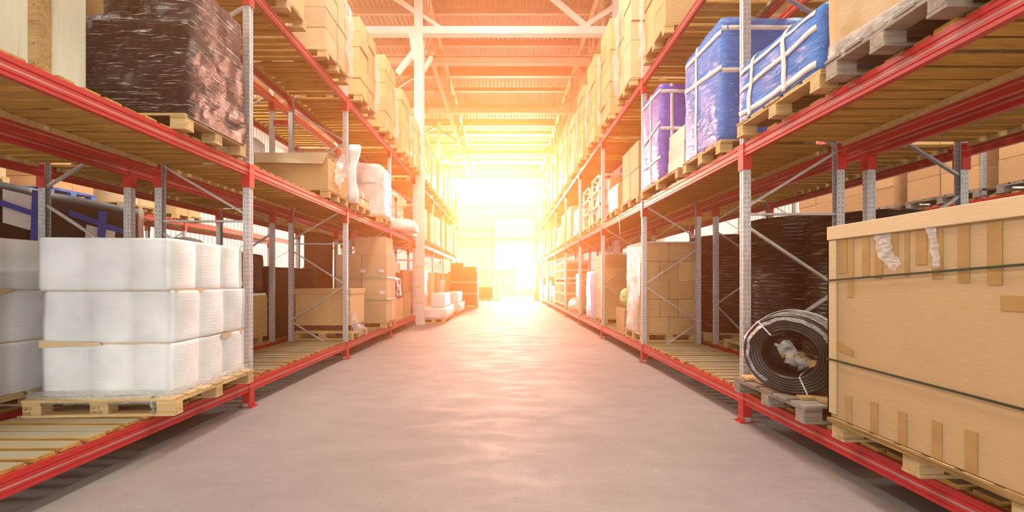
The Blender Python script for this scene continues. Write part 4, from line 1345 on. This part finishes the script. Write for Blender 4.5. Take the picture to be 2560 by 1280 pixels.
hs = film_tail('hanging_strap', 'slack yellow strap end hanging from the right middle deck', [(2.455, 8.15, 2.88), (2.45, 8.1, 2.7), (2.44, 8.02, 2.45)], .03, m='tapewhite', seed=131, amp=.012)
hs['category'] = 'strap'
def cage(x0, x1, y0, y1, z0, z1, label, fill):
    t = thing('wooden_frame_crate', label, 'crate', ((x0 + x1) / 2, (y0 + y1) / 2, z0), 0, 'open frame crates on the right middle deck')
    w, d, h = (x1 - x0) / 2, (y1 - y0) / 2, z1 - z0
    b = .05
    mb = MB()
    for x in (-w, w - b):
        for y in (-d, d - b):
            mb.box(x, x + b, y, y + b, 0, h)
    for z in (0, h * .33, h * .66, h - b):
        for y in (-d, d - b):
            mb.box(-w, w, y + .002, y + b - .002, z, z + b)
        for x in (-w, w - b):
            mb.box(x + .002, x + b - .002, -d, d, z, z + b)
    obj('frame_bars', mb, 'ply', t)
    wrapped('packed_goods', None, None, -w + .08, w - .08, -d + .08, d - .08, .05, h * .92, fill, .12, .03, 2, .06, parent=t, seed=int(y0))
    return t
for k, (y, h, f) in enumerate(((10.0, 1.25, 'whitewrap'), (11.2, 1.2, 'cardorange'))):
    pallet(2.44, 3.5, y, y + .95, ZR[1], 'pallet under the %s open frame crate, right middle deck' % ORD[k])
    cage(2.5, 3.4, y + .02, y + .93, ZR[1] + .146, ZR[1] + .146 + h, 'open wooden frame crate with wrapped goods, %s along the right middle deck' % ORD[k], f)
for k, y in enumerate((12.85, 14.2, 15.7, 17.1, 18.8, 20.2, 21.8, 23.2, 24.9, 26.3)):
    wh = '%s load beyond the frame crates, right middle deck' % ORD[k]
    pallet(2.44, 3.5, y, y + .95, ZR[1], 'pallet under %s' % wh)
    r = random.Random(k + 400)
    if k % 3 == 0:
        wrapped('wrapped_load', 'white film-wrapped %s' % wh, 'wrapped load', 2.48, 3.4, y + .02, y + .93, ZR[1] + .144, ZR[1] + .9 + r.random() * .5, 'whitewrap', .12, .04, 2, .1, seed=400 + k)
    else:
        stack(2.48, 3.2, y + .02, y + .93, ZR[1] + .146, 1, 1, [r.uniform(.34, .46) for _ in range(3)], 'carton', wh, ['cardfilm', 'cardpale', 'cardorange'][k % 3], 'cartons far down the right middle deck', aisle=-1)

# ---------- far right rack: orange cartons under film
for k in range(4):
    y0 = 5.1 + k * 1.42
    pallet(8.15, 9.3, y0, y0 + 1.2, ZR[1], 'weathered pallet on the far right rack, %s along' % ORD[k], m='oldpallet')
    stack(8.16, 8.7, y0 + .02, y0 + 1.18, ZR[1] + .146, 1, 2, [.40] * 4, 'orange film-wrapped carton', '%s load, far right rack' % ORD[k], 'cardorange', 'orange cartons on the far right rack', aisle=-1)
for k in range(5):
    y0 = 9.0 + k * 1.6
    wrapped('wrapped_sack_load', 'pale wrapped load on far right bottom deck, %s along' % ORD[k], 'wrapped load', 8.27, 9.15, y0, y0 + 1.2, ZR[0], 1.7, 'whitewrap', .16, .05, 1.4, .15, seed=500 + k, group='wrapped loads under the far right rack')

o = obj('far_cartons', FAR, 'cardfilm', bev=.01)
tag(o, 'mass of far cartons fading into the glare on both racks', 'boxes', kind='stuff')
# ---------- outside the door
tr = thing('trailer', 'red box trailer parked outside the loading door', 'trailer', (.15, 39.5, 0))
obj('box_body', MB().box(-1.15, 1.0, 0, 5, .75, 2.65), 'trailer', tr, bev=.03)
mb = MB()
for k in range(5):
    mb.box(-1.0 + .42 * k, -.96 + .42 * k, -.03, 0, .8, 1.9)
mb.box(-1.0, .9, -.03, 0, 1.3, 1.36)
obj('door_bars', mb, 'whitepaint', tr)
obj('bumper', MB().box(-1.1, .95, -.02, .2, .45, .6), 'paper', tr)
for x in (-.85, .7):
    obj('wheel', MB().lathe([(0, -.12), (.4, -.12), (.45, -.08), (.45, .08), (.4, .12), (0, .12)], 24).move(Matrix.Translation((x, 1.2, .45)) @ Matrix.Rotation(PI / 2, 4, 'Y')), 'stamp', tr)
obj('chassis', MB().box(-.8, .65, .1, 4.8, .6, .76), 'stamp', tr)
# lighting levels
HAZE, HAZE_C, HAZE_G = .018, (1.0, .37, .11), .75
P_WIN, C_WIN = 34000, (1.0, .30, .17)
P_DOOR, C_DOOR = 2400, (1.0, .87, .82)
P_BAY, C_BAY = 420, (1.0, .88, .74)
P_SIDE = 900
P_REAR, C_REAR = 430, (1.0, .98, .96)
C_WORLD, W_STR = (1.0, .98, .97), .8
EXPO = 0.0
# ------------------------------------------------------------------ haze, light, camera
m, nt, out = mat('warm_haze')
vs_ = nd(nt, 'ShaderNodeVolumeScatter')
vs_.inputs['Color'].default_value = (*HAZE_C, 1)
vs_.inputs['Density'].default_value = HAZE
vs_.inputs['Anisotropy'].default_value = HAZE_G
lk(nt, vs_.outputs[0], out.inputs['Volume'])
M['haze'] = m
hz = obj('haze', MB().box(X_L - .5, X_R + .5, Y_OPEN - 1, Y_BACK + .3, -.15, H_ROOF + .4), 'haze')
tag(hz, 'sunlit dusty haze filling the hall', 'haze', kind='stuff')

def area(name, loc, rot, sx, sy, power, col, spread=PI):
    l = bpy.data.lights.new(name, 'AREA')
    l.shape = 'RECTANGLE'
    l.size, l.size_y = sx, sy
    l.energy = power
    l.color = col
    l.spread = spread
    o = bpy.data.objects.new(name, l)
    COL.objects.link(o)
    o.location = loc
    o.rotation_euler = rot
    return o

toward_cam = (-PI / 2, 0, 0)
area('sun_glare_window', ((WX0 + WX1) / 2, Y_BACK + .25, (WZ0 + WZ1) / 2), toward_cam, WX1 - WX0, WZ1 - WZ0, P_WIN, C_WIN)
area('door_daylight', ((DX0 + DX1) / 2, Y_BACK + .6, 1.9), toward_cam, DX1 - DX0 - .1, 3.6, P_DOOR, C_DOOR)
for y in (0, 4.5, 9):
    area('high_bay_light', (-.2, y, 11.3), (0, 0, 0), 1.6, 3.0, P_BAY, C_BAY)
for x in (-7.1, 6.6):
    for y in (5, 14, 24):
        area('side_aisle_fill', (x, y, 10.8), (0, 0, 0), 1.5, 4.0, P_SIDE * (1.6 if x < 0 else 1), C_BAY)  # unseen lights added to brighten the background aisles
area('side_window_daylight', (X_L - .3, 28.2, 2.5), (0, -PI / 2, 0), 1.5, 5.3, 900, (1, .95, .88))
area('side_window_daylight', (X_R + .3, 27.5, 4.4), (0, PI / 2, 0), 1.5, 10.5, 900, (1, .95, .88))

for x0, x1 in ((-7.0, -1.5), (1.2, 6.4)):
    area('rear_fill_light', ((x0 + x1) / 2, Y_OPEN - .1, 2.6), (PI / 2, 0, 0), x1 - x0, 5.0, P_REAR, C_REAR)  # added fill lights behind the viewer, set in invented door openings
w = bpy.data.worlds.new('sky')
S.world = w
w.use_nodes = True
bg = w.node_tree.nodes['Background']
bg.inputs['Color'].default_value = (*C_WORLD, 1)
bg.inputs['Strength'].default_value = W_STR

cam = bpy.data.cameras.new('camera')
co = bpy.data.objects.new('camera', cam)
COL.objects.link(co)
co.location = (0, 0, 1.467)
co.rotation_euler = (PI / 2, 0, 0)
cam.sensor_width = 36
cam.lens = 36 * 950 / 2560
cam.shift_x = 19 / 2560
cam.shift_y = 62 / 2560
cam.clip_start = .05
cam.clip_end = 300
S.camera = co

S.view_settings.view_transform = 'Standard'
S.view_settings.look = 'None'
S.view_settings.gamma = 1
S.view_settings.use_curve_mapping = False
S.view_settings.exposure = EXPO
S.cycles.max_bounces = 4
S.cycles.diffuse_bounces = 3
S.cycles.glossy_bounces = 3
S.cycles.transparent_max_bounces = 10
S.cycles.volume_bounces = 0
S.cycles.use_denoising = True
S.cycles.use_adaptive_sampling = True
S.cycles.adaptive_threshold = .10
S.cycles.use_light_tree = False
S.cycles.sample_clamp_indirect = 6
S.cycles.caustics_reflective = False
S.cycles.caustics_refractive = False
